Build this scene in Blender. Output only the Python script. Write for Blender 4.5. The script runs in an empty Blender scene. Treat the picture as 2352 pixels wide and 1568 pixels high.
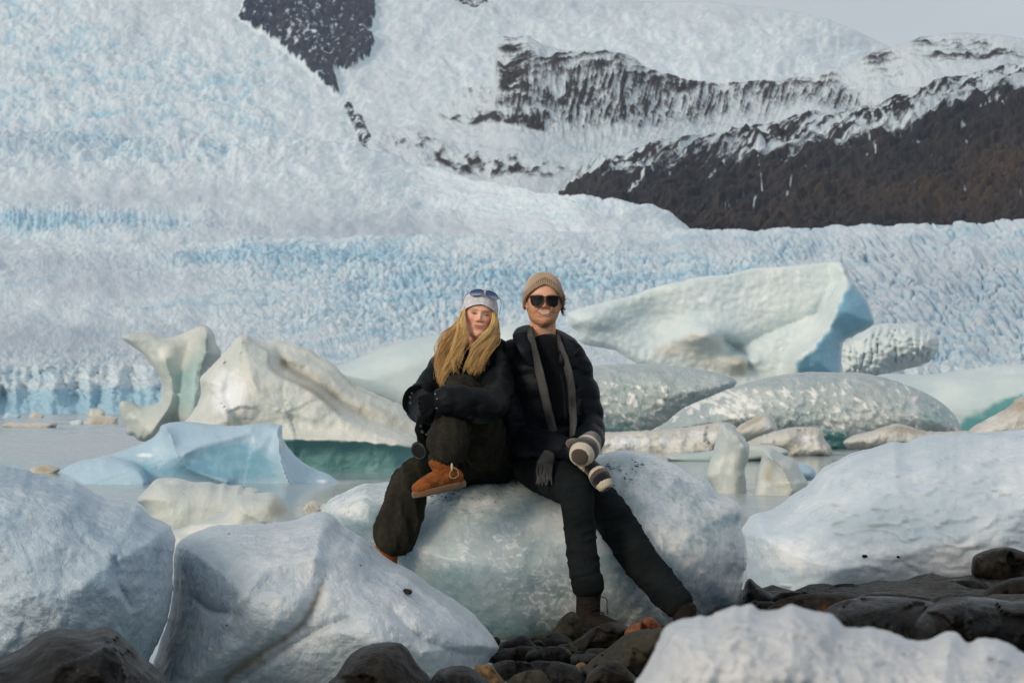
import bpy, math, random
import numpy as np
from mathutils import Vector, Matrix, Quaternion

random.seed(7)
RNG = np.random.default_rng(7)
S = bpy.context.scene
COL = S.collection

# ------------------------------------------------------------------ camera
F = 5553.0            # focal length in units of a 2352 px wide frame (85 mm on 36 mm)
CU, CV, HV = 1176.0, 784.0, 930.0   # frame centre and the row of the horizon
CAMZ = 1.05
PITCH = math.atan((HV - CV) / F)
cd = bpy.data.cameras.new("camera")
cam = bpy.data.objects.new("camera", cd)
COL.objects.link(cam)
cd.lens = 85.0
cd.sensor_width = 36.0
cd.clip_start = 0.1
cd.clip_end = 40000
cd.dof.use_dof = True
cd.dof.focus_distance = 10.6
cd.dof.aperture_fstop = 12.0
cam.location = (0, 0, CAMZ)
cam.rotation_euler = (math.pi / 2 + PITCH, 0, 0)
S.camera = cam
S.render.resolution_x, S.render.resolution_y = 1024, 682

# ------------------------------------------------------------------ world, sun, exposure
SUN_ELEV, SUN_AZ = math.radians(22), math.radians(-136)    # azimuth from +Y, clockwise: behind the camera, to its left
W = bpy.data.worlds.new("World")
S.world = W
W.use_nodes = True
nt = W.node_tree
nt.nodes.clear()
out = nt.nodes.new("ShaderNodeOutputWorld")
bg = nt.nodes.new("ShaderNodeBackground")
sky = nt.nodes.new("ShaderNodeTexSky")
sky.sky_type = 'NISHITA'
sky.sun_disc = False
sky.sun_elevation = SUN_ELEV
sky.sun_rotation = SUN_AZ
sky.altitude = 50
sky.air_density = 1.0
sky.dust_density = 2.5
sky.ozone_density = 1.0
hs = nt.nodes.new("ShaderNodeHueSaturation")
hs.inputs['Saturation'].default_value = 0.55
nt.links.new(sky.outputs[0], hs.inputs['Color'])
# thin even cloud over the whole sky
tc = nt.nodes.new("ShaderNodeTexCoord")
mp = nt.nodes.new("ShaderNodeMapping")
mp.inputs['Scale'].default_value = (1, 1, 5)
nz = nt.nodes.new("ShaderNodeTexNoise")
nz.inputs['Scale'].default_value = 3.0
nz.inputs['Detail'].default_value = 4
cr = nt.nodes.new("ShaderNodeMapRange")
cr.inputs['From Min'].default_value = 0.3
cr.inputs['From Max'].default_value = 0.7
cr.inputs['To Min'].default_value = 0.50
cr.inputs['To Max'].default_value = 0.66
mx = nt.nodes.new("ShaderNodeMixRGB")
mx.inputs[2].default_value = (11.2, 11.8, 12.3, 1)
nt.links.new(tc.outputs['Generated'], mp.inputs[0])
nt.links.new(mp.outputs[0], nz.inputs['Vector'])
nt.links.new(nz.outputs['Fac'], cr.inputs['Value'])
nt.links.new(cr.outputs[0], mx.inputs[0])
nt.links.new(hs.outputs[0], mx.inputs[1])
nt.links.new(mx.outputs[0], bg.inputs['Color'])
bg.inputs['Strength'].default_value = 0.102
nt.links.new(bg.outputs[0], out.inputs['Surface'])

sl = bpy.data.lights.new("sun", 'SUN')
sl.energy = 2.15
sl.angle = math.radians(13)
sl.color = (1.0, 0.85, 0.67)
sun = bpy.data.objects.new("sun", sl)
COL.objects.link(sun)
sdir = Vector((math.sin(SUN_AZ) * math.cos(SUN_ELEV), math.cos(SUN_AZ) * math.cos(SUN_ELEV), math.sin(SUN_ELEV)))
sun.rotation_euler = sdir.to_track_quat('Z', 'Y').to_euler()

S.view_settings.view_transform = 'Standard'
S.view_settings.look = 'None'
S.view_settings.gamma = 1.0
S.view_settings.use_curve_mapping = False
S.view_settings.exposure = -0.44
S.render.engine = 'CYCLES'
S.cycles.use_denoising = True
S.cycles.max_bounces = 6
S.cycles.volume_bounces = 0
S.cycles.caustics_reflective = False
S.cycles.caustics_refractive = False

# air between the camera and the mountains
def box(name, lo, hi, mat):
    v = [(x, y, z) for x in (lo[0], hi[0]) for y in (lo[1], hi[1]) for z in (lo[2], hi[2])]
    me = bpy.data.meshes.new(name)
    me.from_pydata(v, [], [(0, 1, 3, 2), (4, 6, 7, 5), (0, 4, 5, 1), (2, 3, 7, 6), (0, 2, 6, 4), (1, 5, 7, 3)])
    me.materials.append(mat); o = bpy.data.objects.new(name, me); COL.objects.link(o); return o
hm = bpy.data.materials.new("haze_air"); hm.use_nodes = True; hm.node_tree.nodes.clear()
ho = hm.node_tree.nodes.new("ShaderNodeOutputMaterial"); hv = hm.node_tree.nodes.new("ShaderNodeVolumePrincipled")
hv.inputs['Color'].default_value = (0.66, 0.80, 1.0, 1); hv.inputs['Density'].default_value = 0.000018
hv.inputs['Anisotropy'].default_value = 0.2
hm.node_tree.links.new(hv.outputs[0], ho.inputs['Volume'])
hz = box("haze", (-9500, -300, -2.6), (9500, 13000, 2600), hm)
hz['kind'] = 'stuff'

# ------------------------------------------------------------------ helpers
_t = math.tan(PITCH)
def P(u, v, d):
    """world point at depth d (metres along +Y) seen at frame position (u, v)"""
    u = np.asarray(u, float); v = np.asarray(v, float); d = np.asarray(d, float)
    a = (u - CU) / F; b = (CV - v) / F
    cs, sn = math.cos(PITCH), math.sin(PITCH)
    y = cs - sn * b; z = sn + cs * b
    return np.stack(np.broadcast_arrays(a / y * d, d * 1.0, CAMZ + z / y * d), -1)
def PV(u, v, d):
    return Vector([float(c) for c in P(u, v, d)])

_perm = np.random.RandomState(3).permutation(256)
_perm = np.concatenate([_perm, _perm, _perm]).astype(np.int32)
_g3 = np.random.RandomState(5).normal(size=(256, 3)); _g3 /= np.linalg.norm(_g3, axis=1)[:, None]
_g3 = _g3.astype(np.float32)
def perlin(x, y, z=0.0, seed=0):
    x, y, z = np.broadcast_arrays(np.asarray(x, np.float32), np.asarray(y, np.float32), np.asarray(z, np.float32))
    shp = x.shape
    x = x.ravel() + seed * 17.31; y = y.ravel() + seed * 5.77; z = z.ravel() + seed * 3.1
    fx, fy, fz = np.floor(x), np.floor(y), np.floor(z)
    ix, iy, iz = [f.astype(np.int32) & 255 for f in (fx, fy, fz)]
    x = x - fx; y = y - fy; z = z - fz
    ux, uy, uz = [t * t * t * (t * (t * 6 - 15) + 10) for t in (x, y, z)]
    def corner(dx, dy, dz):
        h = _perm[_perm[_perm[ix + dx] + iy + dy] + iz + dz]
        g = _g3[h]
        return g[:, 0] * (x - dx) + g[:, 1] * (y - dy) + g[:, 2] * (z - dz)
    if False:
        pass
    a = corner(0, 0, 0) * (1 - ux) + corner(1, 0, 0) * ux
    b = corner(0, 1, 0) * (1 - ux) + corner(1, 1, 0) * ux
    c = corner(0, 0, 1) * (1 - ux) + corner(1, 0, 1) * ux
    e = corner(0, 1, 1) * (1 - ux) + corner(1, 1, 1) * ux
    r = (a * (1 - uy) + b * uy) * (1 - uz) + (c * (1 - uy) + e * uy) * uz
    return (r * 1.6).reshape(shp)
def fbm(x, y, z=0.0, o=4, seed=0, gain=0.5, ridged=False):
    s = 0; a = 1; f = 1; n = 0
    x = np.asarray(x, np.float32); y = np.asarray(y, np.float32); z = np.asarray(z, np.float32)
    for i in range(o):
        p = perlin(x * f, y * f, z * f, seed + i)
        if ridged: p = 1 - 2 * np.abs(p)
        s = s + a * p; n += a; a *= gain; f *= 2.03
    return s / n
def voronoi(x, y, seed=0):
    """2D cells: F1, F2, random id per nearest cell, offset to its centre"""
    x = np.asarray(x, np.float32); y = np.asarray(y, np.float32)
    cx, cy = np.floor(x).astype(np.int32), np.floor(y).astype(np.int32)
    f1 = np.full(x.shape, 9.0, np.float32); f2 = f1.copy(); idd = np.zeros(x.shape, np.int32)
    ox = np.zeros(x.shape, np.float32); oy = ox.copy()
    for dx in (-1, 0, 1):
        for dy in (-1, 0, 1):
            gx, gy = cx + dx, cy + dy
            h = _perm[(_perm[(gx + seed) & 255] + gy) & 255]
            h2 = _perm[(h + 37) & 255]
            px = gx + 0.1 + 0.8 * h / 255.0; py = gy + 0.1 + 0.8 * h2 / 255.0
            ddx = x - px; ddy = y - py
            dd = np.sqrt(ddx * ddx + ddy * ddy)
            m = dd < f1
            f2 = np.where(m, f1, np.minimum(f2, dd))
            f1 = np.where(m, dd, f1); idd = np.where(m, h, idd)
            ox = np.where(m, ddx, ox); oy = np.where(m, ddy, oy)
    return f1, f2, idd, ox, oy
def sstep(x, a, b):
    t = np.clip((x - a) / (b - a), 0, 1)
    return t * t * (3 - 2 * t)
def seg_dist(px, py, pts, closed=False):
    """distance to polyline, signed side, closest point"""
    pts = np.asarray(pts, np.float32)
    A = pts; B = np.roll(pts, -1, 0)
    if not closed: A = A[:-1]; B = B[:-1]
    best = np.full(px.shape, 1e9, np.float32); sd = np.zeros(px.shape, np.float32)
    qx = np.zeros(px.shape, np.float32); qy = qx.copy()
    for (ax, ay), (bx, by) in zip(A, B):
        dx, dy = bx - ax, by - ay
        L = dx * dx + dy * dy + 1e-9
        t = np.clip(((px - ax) * dx + (py - ay) * dy) / L, 0, 1)
        cx, cy = ax + t * dx, ay + t * dy
        dd = (px - cx) ** 2 + (py - cy) ** 2
        m = dd < best
        best = np.where(m, dd, best)
        sd = np.where(m, np.sign(dx * (py - ay) - dy * (px - ax)), sd)
        qx = np.where(m, cx, qx); qy = np.where(m, cy, qy)
    return np.sqrt(best), sd, qx, qy
def inside(px, py, pts):
    pts = np.asarray(pts, np.float32)
    r = np.zeros(px.shape, bool)
    n = len(pts)
    for i in range(n):
        x1, y1 = pts[i]; x2, y2 = pts[(i + 1) % n]
        if y1 == y2: continue
        c = ((y1 > py) != (y2 > py)) & (px < (x2 - x1) * (py - y1) / (y2 - y1) + x1)
        r ^= c
    return r
def catmull(pts, n=6, closed=True):
    pts = np.asarray(pts, float); N = len(pts); o = []
    rng = range(N) if closed else range(N - 1)
    for i in rng:
        if closed: p0, p1, p2, p3 = pts[(i - 1) % N], pts[i], pts[(i + 1) % N], pts[(i + 2) % N]
        else: p0, p1, p2, p3 = pts[max(i - 1, 0)], pts[i], pts[i + 1], pts[min(i + 2, N - 1)]
        for k in range(n):
            t = k / n
            o.append(0.5 * ((2 * p1) + (-p0 + p2) * t + (2 * p0 - 5 * p1 + 4 * p2 - p3) * t * t + (-p0 + 3 * p1 - 3 * p2 + p3) * t ** 3))
    if not closed: o.append(pts[-1])
    return np.array(o)

def make_mesh(name, verts, faces, mat=None, masks=None, uv=None, smooth=True, origin=None, parent=None):
    """faces: (n,4) or (n,3) int arrays, or a list of such arrays"""
    me = bpy.data.meshes.new(name)
    verts = np.asarray(verts, np.float32)
    if origin is not None: verts = verts - np.asarray(origin, np.float32)
    if not isinstance(faces, list): faces = [faces]
    faces = [np.asarray(f, np.int32) for f in faces if len(f)]
    loops = np.concatenate([f.ravel() for f in faces])
    tot = np.concatenate([np.full(len(f), f.shape[1], np.int32) for f in faces])
    start = np.concatenate([[0], np.cumsum(tot)[:-1]]).astype(np.int32)
    me.vertices.add(len(verts)); me.vertices.foreach_set("co", verts.ravel())
    me.loops.add(len(loops)); me.loops.foreach_set("vertex_index", loops)
    me.polygons.add(len(tot)); me.polygons.foreach_set("loop_start", start)
    me.polygons.foreach_set("loop_total", tot)
    me.update(calc_edges=True)
    if smooth: me.polygons.foreach_set("use_smooth", np.ones(len(tot), bool))
    if masks is not None:
        m = np.ones((len(verts), 4), np.float32); m[:, :masks.shape[1]] = masks
        at = me.color_attributes.new("mask", 'FLOAT_COLOR', 'POINT'); at.data.foreach_set("color", m.ravel())
    if uv is not None:
        l = me.uv_layers.new(name="UVMap"); l.data.foreach_set("uv", np.asarray(uv, np.float32)[loops].ravel())
    if mat: me.materials.append(mat)
    me.validate()
    o = bpy.data.objects.new(name, me); COL.objects.link(o)
    if origin is not None: o.location = [float(c) for c in origin]
    if parent is not None: o.parent = parent
    return o
def tag(o, label=None, cat=None, group=None, kind=None):
    if label: o['label'] = label
    if cat: o['category'] = cat
    if group: o['group'] = group
    if kind: o['kind'] = kind
    return o
def empty(name, loc=(0, 0, 0)):
    e = bpy.data.objects.new(name, None); COL.objects.link(e); e.location = loc; e.empty_display_size = 0.1
    return e

class NT:
    """small node-graph writer"""
    def __init__(s, name):
        s.m = bpy.data.materials.new(name); s.m.use_nodes = True
        s.t = s.m.node_tree; s.t.nodes.clear()
        s.o = s.n("ShaderNodeOutputMaterial"); s.b = s.n("ShaderNodeBsdfPrincipled")
        s.t.links.new(s.b.outputs[0], s.o.inputs[0])
    def n(s, k, **kw):
        x = s.t.nodes.new(k)
        for a, b in kw.items(): setattr(x, a, b)
        return x
    def set(s, sock, v):
        if isinstance(v, bpy.types.NodeSocket): s.t.links.new(v, sock)
        elif v is not None: sock.default_value = (*v, 1) if isinstance(v, (tuple, list)) and len(v) == 3 and len(sock.default_value) == 4 else v
    def p(s, name, v): s.set(s.b.inputs[name], v)
    def coord(s, kind='Object', scale=(1, 1, 1), rot=(0, 0, 0)):
        c = s.n("ShaderNodeTexCoord"); m = s.n("ShaderNodeMapping")
        m.inputs['Scale'].default_value = scale; m.inputs['Rotation'].default_value = rot
        s.t.links.new(c.outputs[kind], m.inputs[0]); return m.outputs[0]
    def noise(s, vec, scale, detail=4, rough=0.55, dist=0.0, col=False):
        x = s.n("ShaderNodeTexNoise"); s.set(x.inputs['Vector'], vec)
        x.inputs['Scale'].default_value = scale; x.inputs['Detail'].default_value = detail
        x.inputs['Roughness'].default_value = rough; x.inputs['Distortion'].default_value = dist
        return x.outputs['Color' if col else 'Fac']
    def vor(s, vec, scale, feature='F1', out='Distance', rnd=1.0):
        x = s.n("ShaderNodeTexVoronoi", feature=feature); s.set(x.inputs['Vector'], vec)
        x.inputs['Scale'].default_value = scale; x.inputs['Randomness'].default_value = rnd
        return x.outputs[out]
    def rng(s, v, a, b, c=0.0, d=1.0):
        x = s.n("ShaderNodeMapRange"); x.clamp = True; x.interpolation_type = 'SMOOTHSTEP'; s.set(x.inputs['Value'], v)
        for k, q in zip(('From Min', 'From Max', 'To Min', 'To Max'), (a, b, c, d)): x.inputs[k].default_value = q
        return x.outputs[0]
    def math(s, op, a, b=None, clamp=False):
        x = s.n("ShaderNodeMath", operation=op); x.use_clamp = clamp; s.set(x.inputs[0], a)
        if b is not None: s.set(x.inputs[1], b)
        return x.outputs[0]
    def mix(s, f, a, b, mode='MIX'):
        x = s.n("ShaderNodeMixRGB", blend_type=mode); s.set(x.inputs[0], f); s.set(x.inputs[1], a); s.set(x.inputs[2], b)
        return x.outputs[0]
    def attr(s, name="mask"):
        a = s.n("ShaderNodeAttribute"); a.attribute_name = name
        q = s.n("ShaderNodeSeparateColor"); s.t.links.new(a.outputs['Color'], q.inputs[0])
        return q.outputs[0], q.outputs[1], q.outputs[2]
    def bump(s, h, strength=0.5, dist=0.01, nrm=None):
        x = s.n("ShaderNodeBump"); x.inputs['Strength'].default_value = strength
        x.inputs['Distance'].default_value = dist; s.set(x.inputs['Height'], h)
        if nrm is not None: s.set(x.inputs['Normal'], nrm)
        return x.outputs[0]
# ================================================================== SETTING: mountains and glacier
def terrain_mat(name, ra=(0.015, 0.018, 0.026), rb=(0.048, 0.048, 0.056)):
    m = NT(name)
    R, G, B = m.attr()
    uv = m.coord('UV')
    n1 = m.noise(uv, 9.0, 6, 0.65)
    n2 = m.noise(uv, 26.0, 5, 0.75)
    n3 = m.noise(uv, 1.3, 3, 0.5)
    snow = m.mix(m.rng(n1, 0.3, 0.7), (0.55, 0.69, 0.77), (0.79, 0.84, 0.86))
    snow = m.mix(m.rng(n3, 0.45, 0.7, 0, 0.5), snow, (0.64, 0.68, 0.76))
    snow = m.mix(m.rng(n2, 0.5, 0.7, 0, 0.7), snow, (0.93, 0.92, 0.88))
    blue = m.mix(m.rng(n2, 0.3, 0.7), (0.33, 0.54, 0.68), (0.48, 0.69, 0.80))
    Rn = m.rng(m.math('ADD', R, m.math('ADD', m.math('MULTIPLY', m.math('SUBTRACT', n1, 0.5), 0.60), m.math('MULTIPLY', m.math('SUBTRACT', n2, 0.5), 0.40))), 0.10, 0.85)
    c = m.mix(Rn, snow, blue)
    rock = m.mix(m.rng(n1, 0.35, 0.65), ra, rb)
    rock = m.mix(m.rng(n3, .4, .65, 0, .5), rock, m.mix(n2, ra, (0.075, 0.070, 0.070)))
    rock = m.mix(m.math('MULTIPLY', B, m.rng(n1, 0.3, 0.6)), rock, (0.105, 0.068, 0.045))
    Gs = m.math('ADD', G, m.math('MULTIPLY', m.math('SUBTRACT', n2, 0.5), 0.55))
    Gs = m.math('ADD', Gs, m.math('MULTIPLY', m.math('SUBTRACT', n1, 0.5), 0.6))
    c = m.mix(m.rng(Gs, 0.26, 0.80), c, rock)
    # far glacier: dust tint where there is no rock
    c = m.mix(m.math('MULTIPLY', B, m.math('SUBTRACT', 1.0, m.rng(G, 0.1, 0.4))), c, (0.44, 0.50, 0.58))
    m.p('Base Color', c); m.p('Roughness', 0.85); m.p('Specular IOR Level', 0.15)
    h = m.math('ADD', m.math('MULTIPLY', n1, 1.0), m.math('MULTIPLY', n2, 0.5))
    return m, h
_m, _h = terrain_mat("glacier_snow", (0.016, 0.024, 0.045), (0.045, 0.056, 0.085)); _m.p('Normal', _m.bump(_h, 0.5, 1.6)); M_TERR = _m.m  # bluish rock pair: distance haze put into the outcrop's colour
_m, _h = terrain_mat("mountain_rock_snow"); _m.p('Normal', _m.bump(_h, 0.7, 9.0)); M_MTN = _m.m

def sheet(name, u0, u1, du, dv, bot, top, depth, relief, mat, backdrop=0.12, gain=1.0, keep=0.35):
    nu = int((u1 - u0) / du) + 1
    u = np.linspace(u0, u1, nu)
    vb, vt = bot(u), top(u)
    nv = int(np.max(vb - vt) / dv) + 1
    t = np.linspace(0, 1, nv)[:, None]
    U = np.broadcast_to(u, (nv, nu)).copy()
    k_ = max(3, int(150 / du)) | 1
    pad = np.concatenate([np.full(k_ // 2, vt[0]), vt, np.full(k_ // 2, vt[-1])])
    vs = np.maximum(np.convolve(pad, np.ones(k_) / k_, 'valid'), vt)
    V = vb + (vs - vb) * t + (vt - vs) * t ** 7
    D = depth(U, V, np.broadcast_to(t, U.shape))
    amp, masks, *push = relief(U, V, D, np.broadcast_to(t, U.shape))
    amp = amp * (keep + (1 - keep) * sstep(1 - t, 0.0, 0.06))
    Pw = P(U, V, D)
    Pw[..., 2] += gain * amp * D / F
    if push: Pw[..., 1] -= push[0] * D / F
    # the far side drops away behind the crest
    last = Pw[-1]
    rows = [Pw]
    mk = [masks]
    for k in (0.3, 1.0):
        r = last.copy(); r[:, 1] *= 1 + backdrop * k; r[:, 0] *= 1 + backdrop * k; r[:, 2] -= (last[:, 2] * 0.5 + 20) * k ** 1.3
        rows.append(r[None]); mk.append(masks[-1:])
    Pw = np.concatenate(rows, 0); masks = np.concatenate(mk, 0)
    Uq = np.concatenate([U, U[-1:], U[-1:]]); Vq = np.concatenate([V, V[-1:] - 3, V[-1:] - 10])
    n = nv + 2
    idx = np.arange(n * nu).reshape(n, nu)
    f = np.stack([idx[:-1, :-1], idx[:-1, 1:], idx[1:, 1:], idx[1:, :-1]], -1).reshape(-1, 4)
    o = make_mesh(name, Pw.reshape(-1, 3), f, mat, masks.reshape(-1, masks.shape[-1]), np.stack([Uq, -Vq], -1).reshape(-1, 2) / 100)
    o['kind'] = 'structure'
    return o
def L(*pts):
    a = np.array(pts, float)
    return lambda u: np.interp(u, a[:, 0], a[:, 1])
def blob(U, V, lst):
    s = 0
    for (a, b, ra, rb, k) in lst:
        s = s + k * np.exp(-((U - a) / ra) ** 2 - ((V - b) / rb) ** 2)
    return s
def pmask(U, V, pts, soft):
    dd, _, _, _ = seg_dist(U.astype(np.float32), V.astype(np.float32), pts, True)
    ins = inside(U, V, pts)
    return sstep(np.where(ins, dd, -dd), -soft, soft)

# --- ice cap: the far snow dome, the ice fall on the left, the snow valley
def r_cap(U, V, D, t):
    w = fbm(U / 60, V / 40, o=3, seed=2)
    rough = np.clip(0.08 + .3 * fbm(U / 110, V / 60 + U / 200, o=3, seed=49) + blob(U, V, [(150, 200, 420, 230, 1.0), (480, 250, 250, 110, 0.8), (1500, 110, 330, 45, 0.28),
                                       (1010, 60, 130, 45, 0.3), (1800, 150, 200, 40, 0.2), (0, 30, 300, 60, 0.4)]), 0, 1)
    rough *= 1 - blob(U, V, [(350, 30, 120, 50, 0.6), (420, 300, 260, 18, 0.3), (960, 240, 140, 90, 0.6)])
    f1, f2, idd, ox, oy = voronoi(U / 19 + w * 0.7, V / 9 + w * 0.7 + U / 90, seed=4)
    crack = np.exp(-((f2 - f1) / 0.13) ** 2)
    a = fbm(U / 26, V / 15 + U / 160, o=5, seed=11, gain=0.62)
    rid = fbm(U / 40 + 3, V / 20, o=4, seed=21, ridged=True)
    flow = fbm((U - .55 * V) / 95 + w, (V + .38 * U) / 26 + w, o=5, seed=47, gain=.6)
    rid2 = .5 * fbm(U / 21 + w, V / 13 + U / 60, o=5, seed=48, ridged=True, gain=.62) + .5 * fbm(U / 14, V / 9, o=4, seed=88)
    amp = rough * (6.0 * a + 2.4 * (idd / 255 - 0.5) - 2.2 * crack + 4.2 * rid2) + 16 * w + 9 * flow
    amp += 3.5 * np.sin((V + 0.12 * U) / 22 + w * 2) * blob(U, V, [(1000, 280, 250, 120, 0.5), (1500, 40, 500, 60, .6)])
    bl = rough * (0.20 + 0.50 * sstep(-a, -0.1, 0.45) + 0.30 * sstep(.35 - rid2, 0, .5) + .55 * sstep(-flow, -.05, .45) - .3 * sstep(flow, .1, .5)) + blob(U, V, [(120, 330, 260, 30, .4)])
    bl = np.clip(bl * (0.75 + 0.6 * fbm(U / 120, V / 60, o=2, seed=31)), 0, 1)
    nun = pmask(U + 7 * fbm(U / 14, V / 14, o=3, seed=6), V + 6 * fbm(U / 14, V / 14, o=3, seed=8),
                [(548, 42), (562, 10), (600, -60), (860, -60), (862, 45), (846, 78), (862, 100), (852, 135), (800, 165), (768, 158), (778, 218), (742, 196), (700, 160), (650, 112), (590, 72)], 5)
    streak = fbm(U / 16 + V / 26, V / 13 - U / 30, o=5, seed=41, gain=0.65)
    streak = streak + .5 * fbm((U + 1.2 * V) / 11, (V - .4 * U) / 5, o=4, seed=42)
    rock = nun * (0.90 + 1.3 * streak) * (1 - 0.22 * blob(U, V, [(700, 80, 60, 40, 1)])) + .12 * nun * blob(U, V, [(600, 30, 40, 30, 1), (820, 40, 40, 40, 1), (765, 190, 20, 30, 1)])
    tail = pmask(U + 5 * fbm(U / 10, V / 10, o=3, seed=9), V, [(800, 225), (830, 265), (862, 330), (850, 350), (825, 330), (812, 290), (790, 245)], 6)
    rock = np.maximum(rock, tail * (0.62 + 1.3 * streak))
    p2 = pmask(U, V, [(1010, -10), (1060, -30), (1120, -10), (1122, 8), (1095, 18), (1060, 8)], 5) * (0.6 + streak)
    rock = np.maximum(rock, p2)
    amp += nun * (16 * fbm(U / 40, V / 40, o=5, seed=51, ridged=True) + 10)
    dust = np.clip(0.45 * fbm(U / 200, V / 70 + U / 300, o=4, seed=61) + blob(U, V, [(1400, 15, 600, 35, .35), (60, 320, 260, 40, .35), (300, 60, 90, 120, .25)]), 0, 0.6)
    return amp, np.stack([bl, np.clip(rock, 0, 1), dust], -1), rough * 9 * a
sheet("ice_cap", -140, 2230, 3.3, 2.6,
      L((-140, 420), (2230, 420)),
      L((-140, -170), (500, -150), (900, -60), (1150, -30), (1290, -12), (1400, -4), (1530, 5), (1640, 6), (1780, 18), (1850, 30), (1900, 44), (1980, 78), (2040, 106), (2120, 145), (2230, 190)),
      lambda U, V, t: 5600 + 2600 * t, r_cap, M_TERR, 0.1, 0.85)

# --- the snow-streaked rock ridge across the middle and right
def r_ridge(U, V, D, t):
    streakdir = U + 0.42 * (V - 200) * np.clip((U - 1150) / 500, 0, 1)
    gul = fbm(streakdir / 6.5 + 1.2 * fbm(U / 50, V / 50, o=2, seed=19), V / 48 + 3, o=5, seed=12, gain=0.68)
    strata = fbm(U / 70 + 5, (V + 0.1 * U) / 6.5, o=4, seed=22, gain=0.6)
    brk = fbm(U / 30, V / 22, o=5, seed=32, gain=0.6)
    face = blob(U, V, [(1260, 215, 110, 70, .30), (1350, 250, 150, 75, .42), (1480, 245, 130, 70, .40), (1640, 240, 120, 46, .42), (1830, 220, 130, 42, .50), (1960, 225, 90, 36, .38), (1420, 190, 260, 30, .2)])
    top = blob(U, V, [(1180, 125, 40, 55, .85), (1165, 175, 25, 45, .7), (1205, 200, 20, 30, .5), (1270, 135, 70, 28, .55), (1400, 150, 90, 26, .65), (1500, 175, 60, 18, .5), (1570, 195, 40, 14, .5), (1700, 195, 90, 16, .45),
                      (1880, 180, 80, 16, .5), (2010, 130, 60, 25, .5), (2110, 95, 70, 16, .5), (2250, 98, 120, 20, .5), (2180, 125, 140, 12, .65), (2050, 160, 120, 24, .35), (2300, 130, 80, 14, .5)])
    low = blob(U, V, [(1080, 265, 90, 18, .6), (1180, 275, 90, 14, .5), (1075, 205, 45, 9, .7), (930, 330, 110, 24, .50), (1060, 372, 130, 30, .62), (1190, 375, 110, 24, .5), (1250, 405, 90, 22, .5), (1220, 295, 60, 24, .5), (1130, 235, 80, 25, .3)])
    rock = face * (0.84 + 2.3 * gul + .7 * brk) + top * (0.75 + 1.5 * strata + 0.7 * brk) + low * (0.76 + 2.3 * brk)
    rock -= 0.5 * blob(U, V, [(1350, 320, 200, 30, 1), (1270, 340, 120, 40, .8)])
    amp = 15 * gul * np.clip(face * 1.8, 0, 1) + 9.0 * strata * np.clip(top * 2, 0, 1) + 12 * brk * np.clip(low + top + .3, 0, 1) + 26 * fbm(U / 150, V / 90, o=4, seed=44)
    bl = 0.12 + 0.2 * blob(U, V, [(1300, 340, 200, 30, 1)]) + 0.1 * brk
    return amp, np.stack([np.clip(bl, 0, 1), np.clip(rock, 0, 1), np.clip(0.2 + 0 * U, 0, 1)], -1)
sheet("snow_ridge", 845, 2480, 3.1, 2.6,
      L((845, 430), (1200, 470), (1500, 520), (2480, 520)),
      L((845, 335), (870, 300), (930, 292), (1000, 268), (1025, 222), (1050, 208), (1110, 192), (1136, 150), (1143, 92), (1152, 84), (1180, 86), (1212, 82), (1228, 92), (1245, 103), (1300, 116), (1380, 122), (1460, 138), (1480, 152), (1500, 160), (1560, 180), (1640, 194), (1700, 186), (1790, 186), (1850, 170), (1930, 155), (1975, 140), (2010, 118), (2070, 104), (2110, 88), (2190, 72), (2240, 76), (2290, 80), (2352, 92), (2480, 108)),
      lambda U, V, t: 5000 + 900 * t, r_ridge, M_MTN, 0.12, 1.6)

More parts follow.
